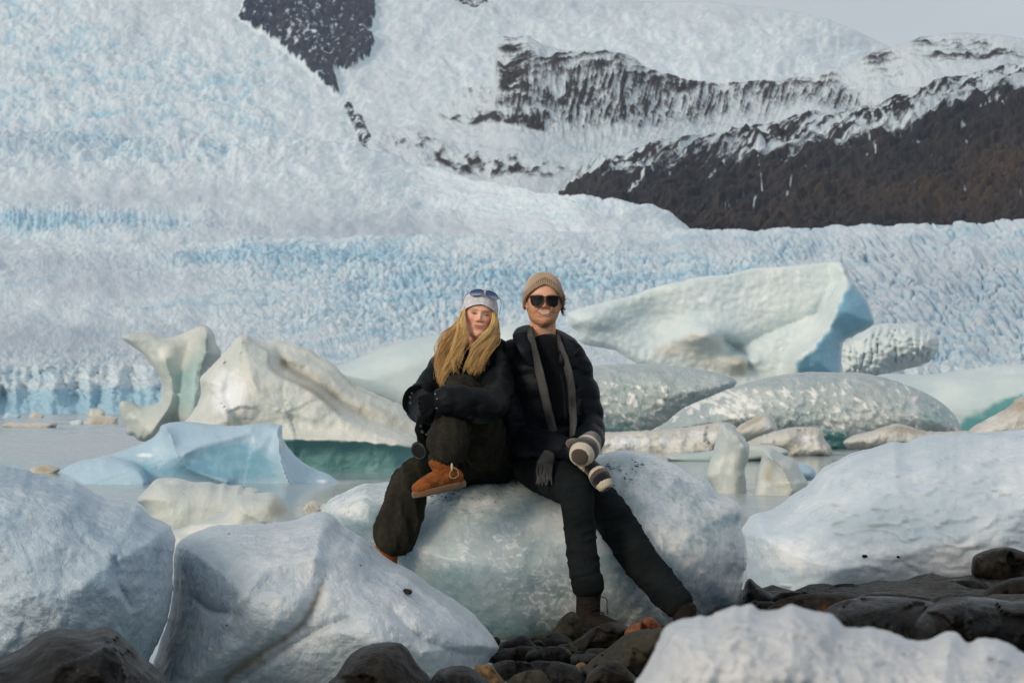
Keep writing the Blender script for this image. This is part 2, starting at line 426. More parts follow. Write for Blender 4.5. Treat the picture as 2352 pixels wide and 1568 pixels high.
# --- dark mountainside on the right
def r_dark(U, V, D, t):
    # bands climb to the upper right
    s = (V + 0.52 * (U - 1300))
    band = fbm(U / 85, s / 13, o=5, seed=13, gain=0.6)
    brk = fbm(U / 24, V / 18, o=5, seed=23, gain=0.62)
    bigf = fbm(U / 120, V / 80, o=3, seed=33)
    topv = TOPD(U)
    fromtop = V - topv
    dust2 = fbm(U / 16 + s / 30, s / 5, o=4, seed=83, gain=.65)
    snowline = sstep(fromtop, 12, 95)
    rock = 0.36 + 0.44 * snowline + 0.20 * sstep(fromtop, 60, 180) + 1.3 * band * (1 - 0.62 * snowline) + 0.9 * brk * (1 - 0.5 * snowline) + .3 * sstep(fromtop, 8, 40) * sstep(V, 380, 430)
    vein = fbm((U - .35 * V) / 9, (V + .5 * U) / 40, o=4, seed=84, gain=.6)
    rock = np.minimum(rock + 1.0 * dust2 * (1 - .6 * snowline) + .05, 1.05)
    rock = rock - .75 * sstep(vein, .16, .5) * sstep(fbm(U / 80, V / 60, o=2, seed=85), -.05, .35) - .45 * sstep(fbm(U / 30, s / 9, o=4, seed=87), .18, .5) * (1 - .6 * sstep(fromtop, 60, 260)) + .18 * sstep(fromtop, 5, 30)
    # light snow tracks on the slope
    for line, w_, k in (([(1700, 385), (1760, 352), (1830, 335), (1900, 300)], 12, .8), ([(1930, 330), (2060, 280), (2200, 235), (2352, 190)], 16, .7),
                        ([(1440, 452), (1460, 440), (1478, 418)], 4, 1.2), ([(1622, 410), (1640, 394)], 4, 1.1), ([(1748, 420), (1752, 440)], 3, 1.2),
                        ([(1726, 490), (1740, 460)], 3, 1), ([(1805, 470), (1817, 425)], 3, 1), ([(2008, 350), (2012, 375)], 3, 1.1), ([(2100, 340), (2112, 330)], 5, 1)):
        dd, _, _, _ = seg_dist(U.astype(np.float32), V.astype(np.float32), line)
        rock -= k * np.exp(-(dd / w_) ** 2) * np.clip(0.75 + 1.6 * brk, 0, 1.4)
    rock -= 0.55 * blob(U, V, [(1440, 392, 120, 22, 1), (1560, 350, 60, 22, .8), (2300, 200, 120, 40, .6), (2250, 280, 60, 20, .3)]) * (0.8 + 1.5 * brk)
    speck = sstep(fbm(U / 9, V / 8, o=2, seed=77), 0.42, 0.55) * sstep(fromtop, 300, 60)
    rock -= 0.45 * speck
    bl = 0.2 + 0 * U
    brown = np.clip(blob(U, V, [(2320, 390, 110, 50, 1.0), (2200, 470, 160, 40, .55), (1950, 460, 200, 40, .35), (1780, 400, 60, 30, .2), (1650, 500, 200, 20, .4)]) + 0.5 * band + 0.05, 0, 0.8)
    crag = fbm((U + .9 * V) / 70, V / 60, o=5, seed=53, ridged=True)
    amp = 9 * brk + 30 * bigf + 18 * band + 13 * crag
    rock = rock + .35 * (crag - .2) * (1 - snowline)
    amp *= sstep(t, -0.02, 0.08)
    return amp, np.stack([bl, np.clip(rock, 0, 1.1), brown], -1)
TOPD = L((1275, 470), (1290, 432), (1310, 402), (1326, 388), (1370, 370), (1410, 358), (1456, 342), (1520, 326), (1556, 318), (1620, 322), (1660, 312), (1700, 300), (1761, 290), (1826, 270), (1900, 262), (1960, 256), (2001, 240), (2060, 222), (2126, 200), (2180, 184), (2230, 168), (2276, 156), (2310, 147), (2352, 138), (2480, 104))
sheet("dark_mountain", 1275, 2480, 3.0, 2.6, L((1275, 560), (2480, 560)), TOPD,
      lambda U, V, t: 3000 + 1050 * t + 60 * np.sin(U / 90 + 1) * t, r_dark, M_MTN, 0.1, 1.5)

# --- upper glacier tongue
def r_mid(U, V, D, t):
    w = fbm(U / 70, V / 40, o=3, seed=3)
    rough = np.clip(0.10 + blob(U, V, [(250, 290, 400, 40, .7), (100, 350, 300, 38, .6), (620, 380, 200, 40, .5), (1250, 470, 240, 40, .75), (60, 505, 330, 32, 1.0), (420, 520, 200, 26, .5), (900, 440, 200, 30, .25)]), 0, 1.1)
    rough *= 1 - np.clip(blob(U, V, [(300, 440, 300, 22, .8), (900, 530, 320, 26, .8), (520, 470, 200, 30, .4)]), 0, .9)
    f1, f2, idd, ox, oy = voronoi(U / 15 + w, V / 11 + w, seed=14)
    crack = np.exp(-((f2 - f1) / 0.16) ** 2)
    a = fbm(U / 22, V / 16, o=5, seed=16, gain=0.6)
    tall = blob(U, V, [(60, 505, 340, 30, 1)])
    vert = fbm(U / 7, V / 30, o=3, seed=18)
    rid2 = fbm(U / 17, V / 11 + U / 60, o=4, seed=48, ridged=True)
    flow = fbm((U - .55 * V) / 110 + w, (V + .10 * U) / 20 + w, o=5, seed=57, gain=.6)
    amp = rough * (4.2 * a + 2.2 * (idd / 255 - .5) - 2.2 * crack + 3.5 * rid2) + tall * 6 * vert + 12 * w + 5 * flow
    bl = .30 * sstep(-flow, -.1, .4) - .15 + rough * (0.22 + 0.5 * sstep(-a, -.15, .4) + .25 * crack + .25 * sstep(.35 - rid2, 0, .5)) + blob(U, V, [(120, 350, 330, 36, .36), (60, 505, 420, 34, .48), (850, 395, 300, 30, .1), (1000, 550, 500, 30, .25)])
    bl *= 0.85 + 0.5 * vert * tall + 0.35 * fbm(U / 40, V / 20, o=3, seed=19)
    dust = np.clip(blob(U, V, [(150, 370, 330, 40, .35), (300, 450, 420, 30, .6), (820, 525, 420, 36, .75), (200, 580, 500, 24, .6), (1480, 498, 80, 12, .4)]) + 0.2 * w, 0, .7)
    mk = np.stack([np.clip(bl, 0, 1), 0 * U, dust], -1)
    ca, cm, cp = r_cap(U, V, D, t)
    k = sstep(t, .45, .9) * sstep(950 - U, 0, 250)
    cm = cm.copy(); cm[..., 1] = 0
    return amp * (1 - k) + ca * k, mk * (1 - k[..., None]) + cm * k[..., None], cp * k
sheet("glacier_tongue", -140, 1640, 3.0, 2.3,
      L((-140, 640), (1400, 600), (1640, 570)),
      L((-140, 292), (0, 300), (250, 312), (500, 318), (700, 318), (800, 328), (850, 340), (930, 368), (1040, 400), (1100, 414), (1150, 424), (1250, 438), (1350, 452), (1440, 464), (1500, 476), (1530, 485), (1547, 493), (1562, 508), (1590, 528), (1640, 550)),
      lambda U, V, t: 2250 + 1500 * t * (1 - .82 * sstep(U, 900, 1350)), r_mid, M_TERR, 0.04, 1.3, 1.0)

# --- lower glacier that reaches the lake
def r_low(U, V, D, t):
    w = fbm(U / 90, V / 45, o=3, seed=5)
    rightness = sstep(U, 1500, 2100)
    rough = np.clip(0.30 + blob(U, V, [(650, 590, 300, 32, .75), (1150, 640, 420, 60, .8), (1750, 640, 420, 60, .6), (2150, 700, 350, 130, .8), (900, 720, 300, 50, .8), (150, 865, 320, 60, 1.0)]), 0, 1.15)
    rough *= 1 - np.clip(blob(U, V, [(200, 660, 360, 60, .45), (100, 780, 330, 40, .55), (500, 690, 120, 30, .3)]), 0, .9)
    sx = 21 + 16 * rightness; sy = 11 + 4 * rightness
    sk = -0.35 * rightness * (U - 1800)
    f1, f2, idd, ox, oy = voronoi(U / sx + .8 * w, (V + sk) / sy + .8 * w, seed=24)
    crack = np.exp(-((f2 - f1) / 0.15) ** 2)
    h1, h2, hd, hx, hy = voronoi(U / 62 + 1.2 * w, (V + 1.6 * sk) / 25 + 1.2 * w, seed=44)
    bigc = np.exp(-((h2 - h1) / .10) ** 2) * sstep(fbm(U / 70, V / 50, o=2, seed=45), -.25, .25) * np.clip(.25 + rightness, 0, 1)
    tilt = ox * ((idd * 7) % 255 / 255 - .5) * 2 + oy * ((idd * 13) % 255 / 255 - .3) * 1.6
    a = fbm(U / 20, (V + sk * .5) / 13, o=5, seed=26, gain=0.6)
    fin = .5 * fbm((U + sk) / (19 + 14 * rightness) + 1.4 * w, V / (12 + 4 * rightness), o=5, seed=46, gain=.62, ridged=True) + .5 * fbm((U + sk) / (13 + 12 * rightness), V / 8, o=4, seed=86, gain=.6) + .12
    g1, g2, jd, _, _ = voronoi(U / 9.5, V / 6, seed=29)
    fine = np.exp(-((g2 - g1) / .2) ** 2)
    amp = rough * (2.5 * a + 6.5 * (fin - .2) + 3.5 * (idd / 255 - .5) - 2.5 * crack + 1.5 * tilt + 1.6 * (jd / 255 - .5) - 1.2 * fine * (1 - rightness) - 12 * bigc + 5 * hy * rightness) + 12 * w
    # the calving front: blocks standing over the water
    fr = sstep(V, 815, 845)
    b1, b2, bd, _, _ = voronoi(U / 30 + w * 1.6 + .5 * a, V / 19 + .6 * a, seed=34)
    amp = amp * (1 - .8 * fr) + fr * (3 * (bd / 255 - .5) - 1.5 * np.exp(-((b2 - b1) / .12) ** 2) + 3 * a)
    amp *= sstep(t, 0.0, 0.05)
    deep = sstep(fbm(U / 30, V / 16, o=3, seed=27), 0.0, 0.35)
    bl = bigc * .95 + rough * (0.22 * (1 - .45 * rightness) + .60 * sstep(.32 - fin, 0, .5) * (1 - .2 * rightness) - .22 * sstep(fin, .45, .8) + crack * (0.35 + .6 * deep)) + fr * .22 + .75 * sstep(V + 14 * w, 893, 915) - .25 * fr * sstep(a, 0, .3)
    bl += blob(U, V, [(700, 590, 360, 22, .35), (1250, 650, 260, 30, .12), (1880, 800, 120, 50, .1)])
    dust = np.clip(blob(U, V, [(250, 650, 330, 40, .5), (60, 600, 300, 26, .5), (140, 775, 330, 50, .7), (1550, 560, 320, 20, .3), (2150, 650, 320, 130, .55)]) + .25 * fbm(U / 45, V / 22, o=3, seed=28), 0, .75)
    bl = np.clip(bl * (1 - .25 * dust) * (1 - .5 * fr * (V < 893)), 0, 1)
    swell = fbm((U + 2.2 * V) / 170, (V + .06 * U) / 26, o=4, seed=67, gain=.6)
    bl = np.clip(bl + .30 * rough * (fbm(U / 11, V / 7, o=3, seed=66) + .05) + .38 * sstep(swell, .0, .4) - .25 * sstep(-swell, .05, .4), 0, 1)
    amp = amp * (1 + .5 * np.clip(swell, -.6, .6))
    push = rough * (26 * tilt * (1 - fr) + 10 * a) + fr * (12 * (bd / 255 - .5) - 5 * np.exp(-((b2 - b1) / .14) ** 2) + 10 * a) * (1 - .6 * sstep(V, 893, 915))
    push *= sstep(t, 0, .02) * (1 - sstep(t, .9, 1))
    return amp, np.stack([bl, 0 * U, dust], -1), push
def d_low(U, V, t):
    # depth by height in the frame, steep at the calving front
    a = np.array([(955, 288), (930, 292), (880, 297), (838, 305), (800, 380), (740, 620), (680, 950), (620, 1400), (560, 1950), (500, 2400)], float)[::-1]
    return np.interp(V, a[:, 0], a[:, 1]) + 9 * fbm(U / 70, V / 200, o=3, seed=71) * sstep(V, 700, 850)
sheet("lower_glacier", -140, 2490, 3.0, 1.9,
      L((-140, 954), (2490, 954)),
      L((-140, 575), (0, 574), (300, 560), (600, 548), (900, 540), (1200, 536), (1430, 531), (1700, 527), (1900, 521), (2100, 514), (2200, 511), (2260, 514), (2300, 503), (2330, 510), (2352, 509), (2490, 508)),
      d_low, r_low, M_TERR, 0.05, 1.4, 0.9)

# ------------------------------------------------------------------ lake and shore
m = NT("lake_water")
c = m.coord('Object')
cs = m.coord('Object', (1, 0.35, 1))
film = m.rng(m.noise(cs, 0.12, 5, 0.6), 0.42, 0.62)
m.p('Base Color', m.mix(film, (0.24, 0.31, 0.33), (0.42, 0.45, 0.47)))
m.p('Roughness', m.rng(film, 0, 1, 0.10, 0.3)); m.p('IOR', 1.33); m.p('Specular IOR Level', 0.6)
m.p('Normal', m.bump(m.math('ADD', m.noise(c, 2.2, 3), m.math('MULTIPLY', m.noise(c, 9, 2), .3)), 0.10, 0.05))
nx, ny = 50, 60
gx = np.linspace(-130, 130, nx); gy = np.geomspace(1.5, 330, ny)
G = np.stack(np.meshgrid(gx, gy), -1).reshape(-1, 2)
idx = np.arange(nx * ny).reshape(ny, nx)
fq = np.stack([idx[:-1, :-1], idx[:-1, 1:], idx[1:, 1:], idx[1:, :-1]], -1).reshape(-1, 4)
make_mesh("lake_water", np.c_[G, np.zeros(len(G))], fq, m.m)['kind'] = 'structure'

m = NT("lake_bed_silt")
m.p('Base Color', (0.08, 0.09, 0.085)); m.p('Roughness', .9)
make_mesh("lake_bed", [(-9000, -60, -1.2), (9000, -60, -1.2), (9000, 12000, -1.2), (-9000, 12000, -1.2)], np.array([[0, 1, 2, 3]]), m.m)['kind'] = 'structure'
# ================================================================== ICE
def ice_mat(name, base, base2, tan=(0.42, 0.36, 0.24), teal=(0.16, 0.36, 0.38), white=(0.80, 0.83, 0.86), unit=1.0,
            rough=0.35, sss=0.35, grain=1.0, rad=(0.10, 0.16, 0.20), mottle=0.6):
    m = NT(name)
    R, G, B = m.attr()
    k = 1.0 / unit
    c = m.coord('Object', (k, k, k))
    n1 = m.noise(c, 1.6, 6, 0.6, 0.4)
    n2 = m.noise(c, 7.0, 5, 0.65)
    n3 = m.noise(c, 45.0, 3, 0.7)
    col = m.mix(m.rng(m.math('ADD', m.math('MULTIPLY', n1, .6), m.math('MULTIPLY', n2, .4)), 0.40, 0.62), base, base2)
    fr = m.math('ADD', B, m.math('MULTIPLY', m.math('SUBTRACT', n2, 0.5), mottle))
    fr = m.math('ADD', fr, m.math('MULTIPLY', m.math('SUBTRACT', n3, 0.5), mottle * .7))
    te = m.math('ADD', G, m.math('MULTIPLY', m.math('SUBTRACT', n1, 0.5), 0.5))
    col = m.mix(m.rng(te, 0.15, 0.95), col, teal)
    col = m.mix(m.rng(fr, 0.35, 0.9), col, white)
    ta = m.math('ADD', R, m.math('MULTIPLY', m.math('SUBTRACT', n2, 0.5), 0.5))
    col = m.mix(m.rng(ta, 0.22, 0.95, 0, .9), col, tan)
    m.p('Base Color', col)
    m.p('Roughness', m.rng(n2, 0.3, 0.7, rough - .1, rough + .15)); m.p('IOR', 1.31)
    m.p('Specular IOR Level', 0.5)
    if unit <= 1.5: m.p('Coat Weight', m.rng(n1, .4, .65, .0, .45)); m.p('Coat Roughness', .18); m.p('Coat IOR', 1.31)
    if sss > 0:
        m.b.subsurface_method = 'RANDOM_WALK'
        m.p('Subsurface Weight', sss); m.p('Subsurface Radius', (1.0, 1.5, 1.9)); m.p('Subsurface Scale', rad[0] * unit)
    v = m.vor(m.coord('Object', (k, k, k)), 30.0, 'SMOOTH_F1')
    n4 = m.noise(m.coord('Object', (k, k, k * .6)), 16.0, 5, 0.7, 1.2)
    h = m.math('ADD', m.math('MULTIPLY', n2, .8), m.math('ADD', m.math('MULTIPLY', n3, 0.35), m.math('MULTIPLY', n4, .8)))
    h = m.math('ADD', h, m.math('MULTIPLY', v, 0.35))
    m.p('Normal', m.bump(h, 0.55 * grain, 0.035 * unit))
    return m.m

def body(name, outline, d, T, mat, cell=4.0, Tb=None, R=None, jag=(0, 10), smooth=4, feats=(), masks=(), noise=((0.05, 1.5, 4),), tilt=0.0,
         label=None, cat='iceberg', group=None, pw=2.0, extra=None, steps=(), parent=None, seed=0, bottom_d=None, unit=None):
    """solid body from the outline it shows at depth d: front bulges T metres to the camera, back Tb away"""
    unit = unit or d / 10.8
    if cell > 2.2: cell *= 1.3
    outline = np.array(outline, float)
    if cat in ('iceberg', 'ice floe', 'ice shard') or name == 'ice_slab' or (name in ('ice_chunk', 'iceberg_remnant')):
        vw = HV + CAMZ * F / d      # carry the body on below the water
        low = outline[:, 1] > vw - 12
        outline[low, 1] += .30 * np.ptp(outline[:, 1]) * sstep(outline[low, 1], vw - 12, vw + 6)
    o = catmull(outline, smooth) if smooth > 1 else np.asarray(outline, float)
    if jag[0] > 0:
        oo = []
        for a, b in zip(o, np.roll(o, -1, 0)):
            n = max(1, int(np.hypot(*(b - a)) / (cell * 0.9)))
            for k in range(n): oo.append(a + (b - a) * k / n)
        o = np.array(oo)
        j = fbm(o[:, 0] / jag[1], o[:, 1] / jag[1], seed + 3.3, o=4, seed=seed)
        j2 = fbm(o[:, 0] / jag[1], o[:, 1] / jag[1], seed + 9.3, o=4, seed=seed + 5)
        o = o + np.stack([j, j2], -1) * jag[0]
    u0, v0 = o.min(0) - cell; u1, v1 = o.max(0) + cell
    U, V = np.meshgrid(np.arange(u0, u1 + cell, cell), np.arange(v0, v1 + cell, cell))
    U = U.astype(np.float32); V = V.astype(np.float32)
    ins = inside(U, V, o)
    dd, _, qx, qy = seg_dist(U, V, o, True)
    ci = ins[:-1, :-1] | ins[1:, :-1] | ins[:-1, 1:] | ins[1:, 1:]
    used = np.zeros(U.shape, bool)
    used[:-1, :-1] |= ci; used[1:, :-1] |= ci; used[:-1, 1:] |= ci; used[1:, 1:] |= ci
    rim = used & ~ins
    U = np.where(rim, qx, U); V = np.where(rim, qy, V); dd = np.where(rim, 0, dd)
    Rm = R or float(dd.max())
    w = np.clip(dd / Rm, 0, 1)
    prof = (1 - (1 - w) ** pw) ** 0.5
    fade = sstep(w, 0, 0.12)
    fr = T * prof
    if tilt: fr = fr + tilt * (V - v0) / (v1 - v0) * fade
    mk = np.zeros(U.shape + (3,), np.float32)
    for f in feats:
        if f[0] == 'ridge':       # crest (+) or groove (-) along a line
            _, pts, amp, wd = f[:4]
            q, _, _, _ = seg_dist(U, V, catmull(pts, 4, False))
            fr = fr + amp * np.exp(-(q / wd) ** (f[4] if len(f) > 4 else 1.0)) * fade
        elif f[0] == 'step':      # the right-hand side of the line (walking along it) lies further back
            _, pts, amp, wd = f[:4]
            q, sg, _, _ = seg_dist(U, V, catmull(pts, 4, False))
            fr = fr * (1 - min(amp / T * 1.1, .92) * sstep(q * sg, -wd * 0.15, wd))
        elif f[0] == 'bump':
            _, a, b, ra, rb, amp = f
            fr = fr + amp * np.exp(-((U - a) / ra) ** 2 - ((V - b) / rb) ** 2) * fade
    for mm in masks:
        kind, ch, k = mm[0], mm[1], mm[2]
        nzv = fbm(U / 28, V / 20, o=4, seed=seed + ch)
        if kind == 'ell':
            _, _, _, a, b, ra, rb = mm
            x = np.exp(-(((U - a) / ra) ** 2 + ((V - b) / rb) ** 2))
        elif kind == 'poly':
            x = pmask(U + 6 * nzv, V + 6 * nzv, mm[3], mm[4])
        elif kind == 'line':
            q, _, _, _ = seg_dist(U, V, catmull(mm[3], 4, False)); x = np.exp(-(q / mm[4]) ** 1.5)
        mk[..., ch] = np.clip(mk[..., ch] + k * x * (1 + 0.5 * nzv), 0, 1)
    idx = -np.ones(U.shape, int)
    nF = int(used.sum()); idx[used] = np.arange(nF)
    bidx = idx.copy(); inn = used & ins
    bidx[inn] = nF + np.arange(int(inn.sum()))
    bd = (bottom_d or 0)
    base = P(U, V, d)
    X, Z = base[..., 0] / unit, base[..., 2] / unit
    nsum = 0; nside = 0
    for q, (amp, fq, oc, *rest) in enumerate(noise):
        kind = rest[0] if rest else 'fbm'
        if kind == 'fbm': n_ = fbm(X * fq, Z * fq, fr / unit * fq, o=oc, seed=seed + 7 * q)
        elif kind == 'ridged': n_ = fbm(X * fq, Z * fq, fr / unit * fq, o=oc, seed=seed + 7 * q, ridged=True)
        elif kind == 'scallop':   # overlapping melt hollows
            ax, az = rest[1]
            wx = fbm(X * fq * .5, Z * fq * .5, o=3, seed=seed + 90)
            g1, g2, gi, _, _ = voronoi(X * fq * ax + wx * 1.2, Z * fq * az + wx * 1.2 + .3 * X * fq, seed=seed + 11)
            n_ = np.minimum(g1 * g1, .8) * 1.6 - .5 + .25 * (g2 - g1)
        elif kind == 'facet':
            wx = fbm(X * fq, Z * fq, o=2, seed=seed + 91) * .3
            g1, g2, gi, ox, oy = voronoi(X * fq + wx, Z * fq + wx, seed=seed + 13)
            n_ = (ox * ((gi * 7) % 255 / 127.5 - 1) + oy * ((gi * 13) % 255 / 127.5 - 1)) + 0.5 * (gi / 255 - .5)
        nsum = nsum + amp * n_ * unit
    fr = fr + nsum * fade
    if extra is not None: fr, mk = extra(U, V, fr, mk, fade)
    Fp = P(U, V, d - fr)
    Bp = P(U, V, d + (Tb if Tb is not None else T) * prof * (1 + 0 * U))
    vf = Fp[used]; vb = Bp[inn]
    A = np.stack([idx[:-1, :-1], idx[1:, :-1], idx[1:, 1:], idx[:-1, 1:]], -1)[ci]
    Bq = np.stack([bidx[:-1, :-1], bidx[:-1, 1:], bidx[1:, 1:], bidx[1:, :-1]], -1)[ci]
    # rim vertices snapped onto the same outline point would leave slivers: keep quads, blender tolerates them
    verts = np.concatenate([vf, vb]); faces = np.concatenate([A, Bq])
    same = (A == Bq[:, [0, 3, 2, 1]]).all(1)
    faces = np.concatenate([A[~same], Bq[~same]])
    mks = np.concatenate([mk[used], mk[inn]])
    org = verts.mean(0); org = np.array([org[0], org[1] , max(verts[:, 2].min(), 0.0)])
    ob = make_mesh(name, verts, faces, mat, mks, None, True, org, parent)
    if parent is None: tag(ob, label, cat, group)
    return ob

# ------- materials
I_NEAR = ice_mat("ice_near_bluish", (0.35, 0.46, 0.56), (0.49, 0.59, 0.68), white=(.68,.76,.81), teal=(.26,.38,.44), unit=1, sss=.35, mottle=.9, grain=1.35)
I_MID = ice_mat("ice_weathered_white", (0.46, 0.54, 0.60), (0.61, 0.66, 0.70), white=(.78,.80,.81), tan=(.30, .265, .225), unit=1, sss=.3, grain=1.25)
I_SEAT = ice_mat("ice_clear_boulder", (0.38, 0.47, 0.49), (0.56, 0.62, 0.65), teal=(.24, .38, .41), white=(.80, .83, .85), unit=1, sss=.8, rad=(.22, 0, 0), mottle=1.1, rough=.28)
I_SLAB = ice_mat("ice_scalloped_slab", (0.48, 0.57, 0.64), (0.62, 0.69, 0.74), white=(.80,.82,.84), teal=(.34, .47, .51), unit=1.3, sss=.35, grain=.6)
I_FORE = ice_mat("ice_granular_white", (0.49, 0.52, 0.55), (0.62, 0.63, 0.65), white=(.75,.76,.76), unit=.6, sss=.3, tan=(.3, .27, .24))
I_BERG = ice_mat("ice_cream_berg", (0.56, 0.60, 0.57), (0.74, 0.73, 0.66), tan=(.36, .32, .24), teal=(.16, .33, .33), unit=6, sss=0, grain=.5, mottle=.8)
I_HORN = ice_mat("ice_smooth_berg", (0.46, 0.52, 0.51), (0.64, 0.65, 0.60), tan=(.40, .36, .26), teal=(.32, .50, .50), white=(.78, .76, .70), unit=6, sss=0, grain=.35)
I_BLUE = ice_mat("ice_blue_clear", (0.36, 0.51, 0.62), (0.46, 0.61, 0.71), teal=(.20, .40, .52), white=(.82, .87, .90), unit=5, sss=0, grain=.3, rough=.25)
I_SCAL = ice_mat("ice_grey_scaled", (0.36, 0.44, 0.45), (0.56, 0.60, 0.59), teal=(.20, .42, .43), white=(.82, .83, .80), unit=9, sss=0, mottle=1.2)
I_BIG = ice_mat("ice_white_blue_face", (0.56, 0.66, 0.69), (0.72, 0.77, 0.76), tan=(.48, .42, .31), teal=(.24, .48, .62), unit=12, sss=0, grain=.4)
I_TAN = ice_mat("ice_silty_tan", (0.54, 0.53, 0.48), (0.72, 0.70, 0.65), tan=(.40, .33, .23), unit=5, sss=0, grain=1.2, mottle=1.1)
I_SMTH = ice_mat("ice_smooth_pale", (0.50, 0.60, 0.62), (0.60, 0.68, 0.68), teal=(.12, .32, .33), unit=9, sss=0, grain=.25, mottle=.3)

def C(a, b, k, pts):      # crop coordinates -> frame coordinates
    return [(a + x * k, b + y * k) for x, y in pts]
def rg1(pts): return C(0, 715, .4, pts)
def rg2(pts): return C(1270, 583.3, .46, pts)
def dw(v): return CAMZ * F / (v - HV)      # distance of a waterline at row v

# ------- near ice
body("ice_boulder", [(-160, 1075), (-60, 1062), (0, 1068), (60, 1080), (130, 1098), (180, 1108), (232, 1140), (280, 1152), (318, 1160), (345, 1183), (385, 1204), (399, 1225), (402, 1255), (396, 1290), (397, 1340), (390, 1400), (370, 1460), (345, 1510), (310, 1590), (200, 1640), (-160, 1640)],
     8.3, 0.75, I_NEAR, cell=3.6, Tb=.9, R=330, jag=(5, 16), noise=((.05, 1.6, 4), (.035, 5, 5, 'ridged'), (.014, 22, 3)),
     masks=[('ell', 2, .5, 40, 1130, 200, 60), ('ell', 2, .45, 10, 1400, 60, 150), ('ell', 1, .45, 200, 1500, 200, 120), ('ell', 1, .3, 330, 1350, 70, 160)],
     feats=[('ridge', [(20, 1290), (60, 1380), (50, 1470), (95, 1500)], -.018, 18), ('ridge', [(150, 1180), (200, 1250), (260, 1290)], -.02, 8), ('ridge', [(265, 1280), (270, 1330), (300, 1390)], -.03, 8)],
     label="large rounded bluish ice boulder at the left edge behind the dark rock", cat="ice block", group="ice blocks stranded on the shore", seed=1)
body("ice_block", [(330, 1600), (345, 1545), (362, 1490), (385, 1425), (396, 1370), (399, 1300), (402, 1262), (420, 1236), (470, 1213), (500, 1205), (540, 1204), (620, 1201), (680, 1192), (725, 1174), (765, 1182), (785, 1205), (810, 1222), (850, 1244), (880, 1275), (905, 1290), (950, 1312), (990, 1345), (1030, 1368), (1080, 1402), (1115, 1440), (1143, 1478), (1142, 1495), (1120, 1520), (1100, 1560), (1060, 1640), (345, 1660)],
     8.9, 0.75, I_MID, cell=3.2, Tb=.6, R=230, jag=(3, 20), pw=2, noise=((.05, 1.5, 4), (.022, 5, 5, 'ridged'), (.012, 18, 4)),
     feats=[('ridge', [(742, 1334), (715, 1400), (680, 1445), (600, 1500), (520, 1560), (470, 1620)], -.055, 26), ('ridge', [(725, 1282), (660, 1290), (600, 1325), (560, 1370), (525, 1420), (512, 1480), (500, 1510)], .05, 18),
            ('step', [(700, 1150), (770, 1190), (800, 1240), (860, 1290), (950, 1330)], .0, 20),
            ('ridge', [(455, 1378), (480, 1398), (520, 1404)], -.07, 10), ('ridge', [(770, 1190), (800, 1225), (850, 1262), (940, 1330), (1040, 1400)], .04, 14),
            ('bump', 640, 1400, 70, 60, .08), ('bump', 900, 1440, 120, 70, .10), ('ridge', [(900, 1400), (960, 1460), (1060, 1500), (1130, 1500)], -.05, 18),
            ('ridge', [(560, 1560), (640, 1500), (740, 1440), (800, 1420)], -.04, 12)],
     masks=[('line', 0, .75, [(738, 1345), (715, 1400), (680, 1445), (600, 1500), (520, 1560)], 13), ('line', 0, .45, [(455, 1380), (490, 1400), (520, 1402)], 7), ('line', 0, .4, [(650, 1330), (590, 1360), (540, 1420), (505, 1500)], 12),
            ('ell', 0, .35, 560, 1520, 90, 50), ('ell', 1, .25, 430, 1460, 60, 70), ('ell', 2, .5, 640, 1400, 90, 60), ('ell', 2, .5, 900, 1400, 150, 60), ('ell', 1, .12, 800, 1215, 80, 40), ('line', 0, .3, [(720, 1480), (820, 1420), (900, 1400)], 12)],
     label="broad weathered white ice block with a dirty groove, hiding the woman's lower boot", cat="ice block", group="ice blocks stranded on the shore", seed=2)

def seat_extra(U, V, fr, mk, fade):
    # melt scallops on the right shoulder
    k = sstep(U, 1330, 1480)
    Wd = fbm(U / 90, V / 90, o=3, seed=70)
    s = (U * .9 - V * .30) / 42 + 2.2 * Wd + 1.2 * np.sin(V / 70)
    saw = (s - np.floor(s))
    brk = sstep(fbm(U / 45, V / 60, o=3, seed=71), -.15, .25)
    fr = fr + k * brk * 0.028 * (saw ** 2 - .3) * fade
    fr = fr + k * .02 * fbm(U / 16, V / 22, o=4, seed=72) * fade
    mk[..., 2] = np.clip(mk[..., 2] + k * .55, 0, 1)  # frost white, raised in colour to offset the man's shade on this side
    vein = fbm(U / 26 + V / 60, V / 18, o=5, seed=73, ridged=True)
    mk[..., 2] = np.clip(mk[..., 2] + (1 - k) * .55 * sstep(vein, .45, .8) * sstep(V, 1170, 1300), 0, 1)
    return fr, mk
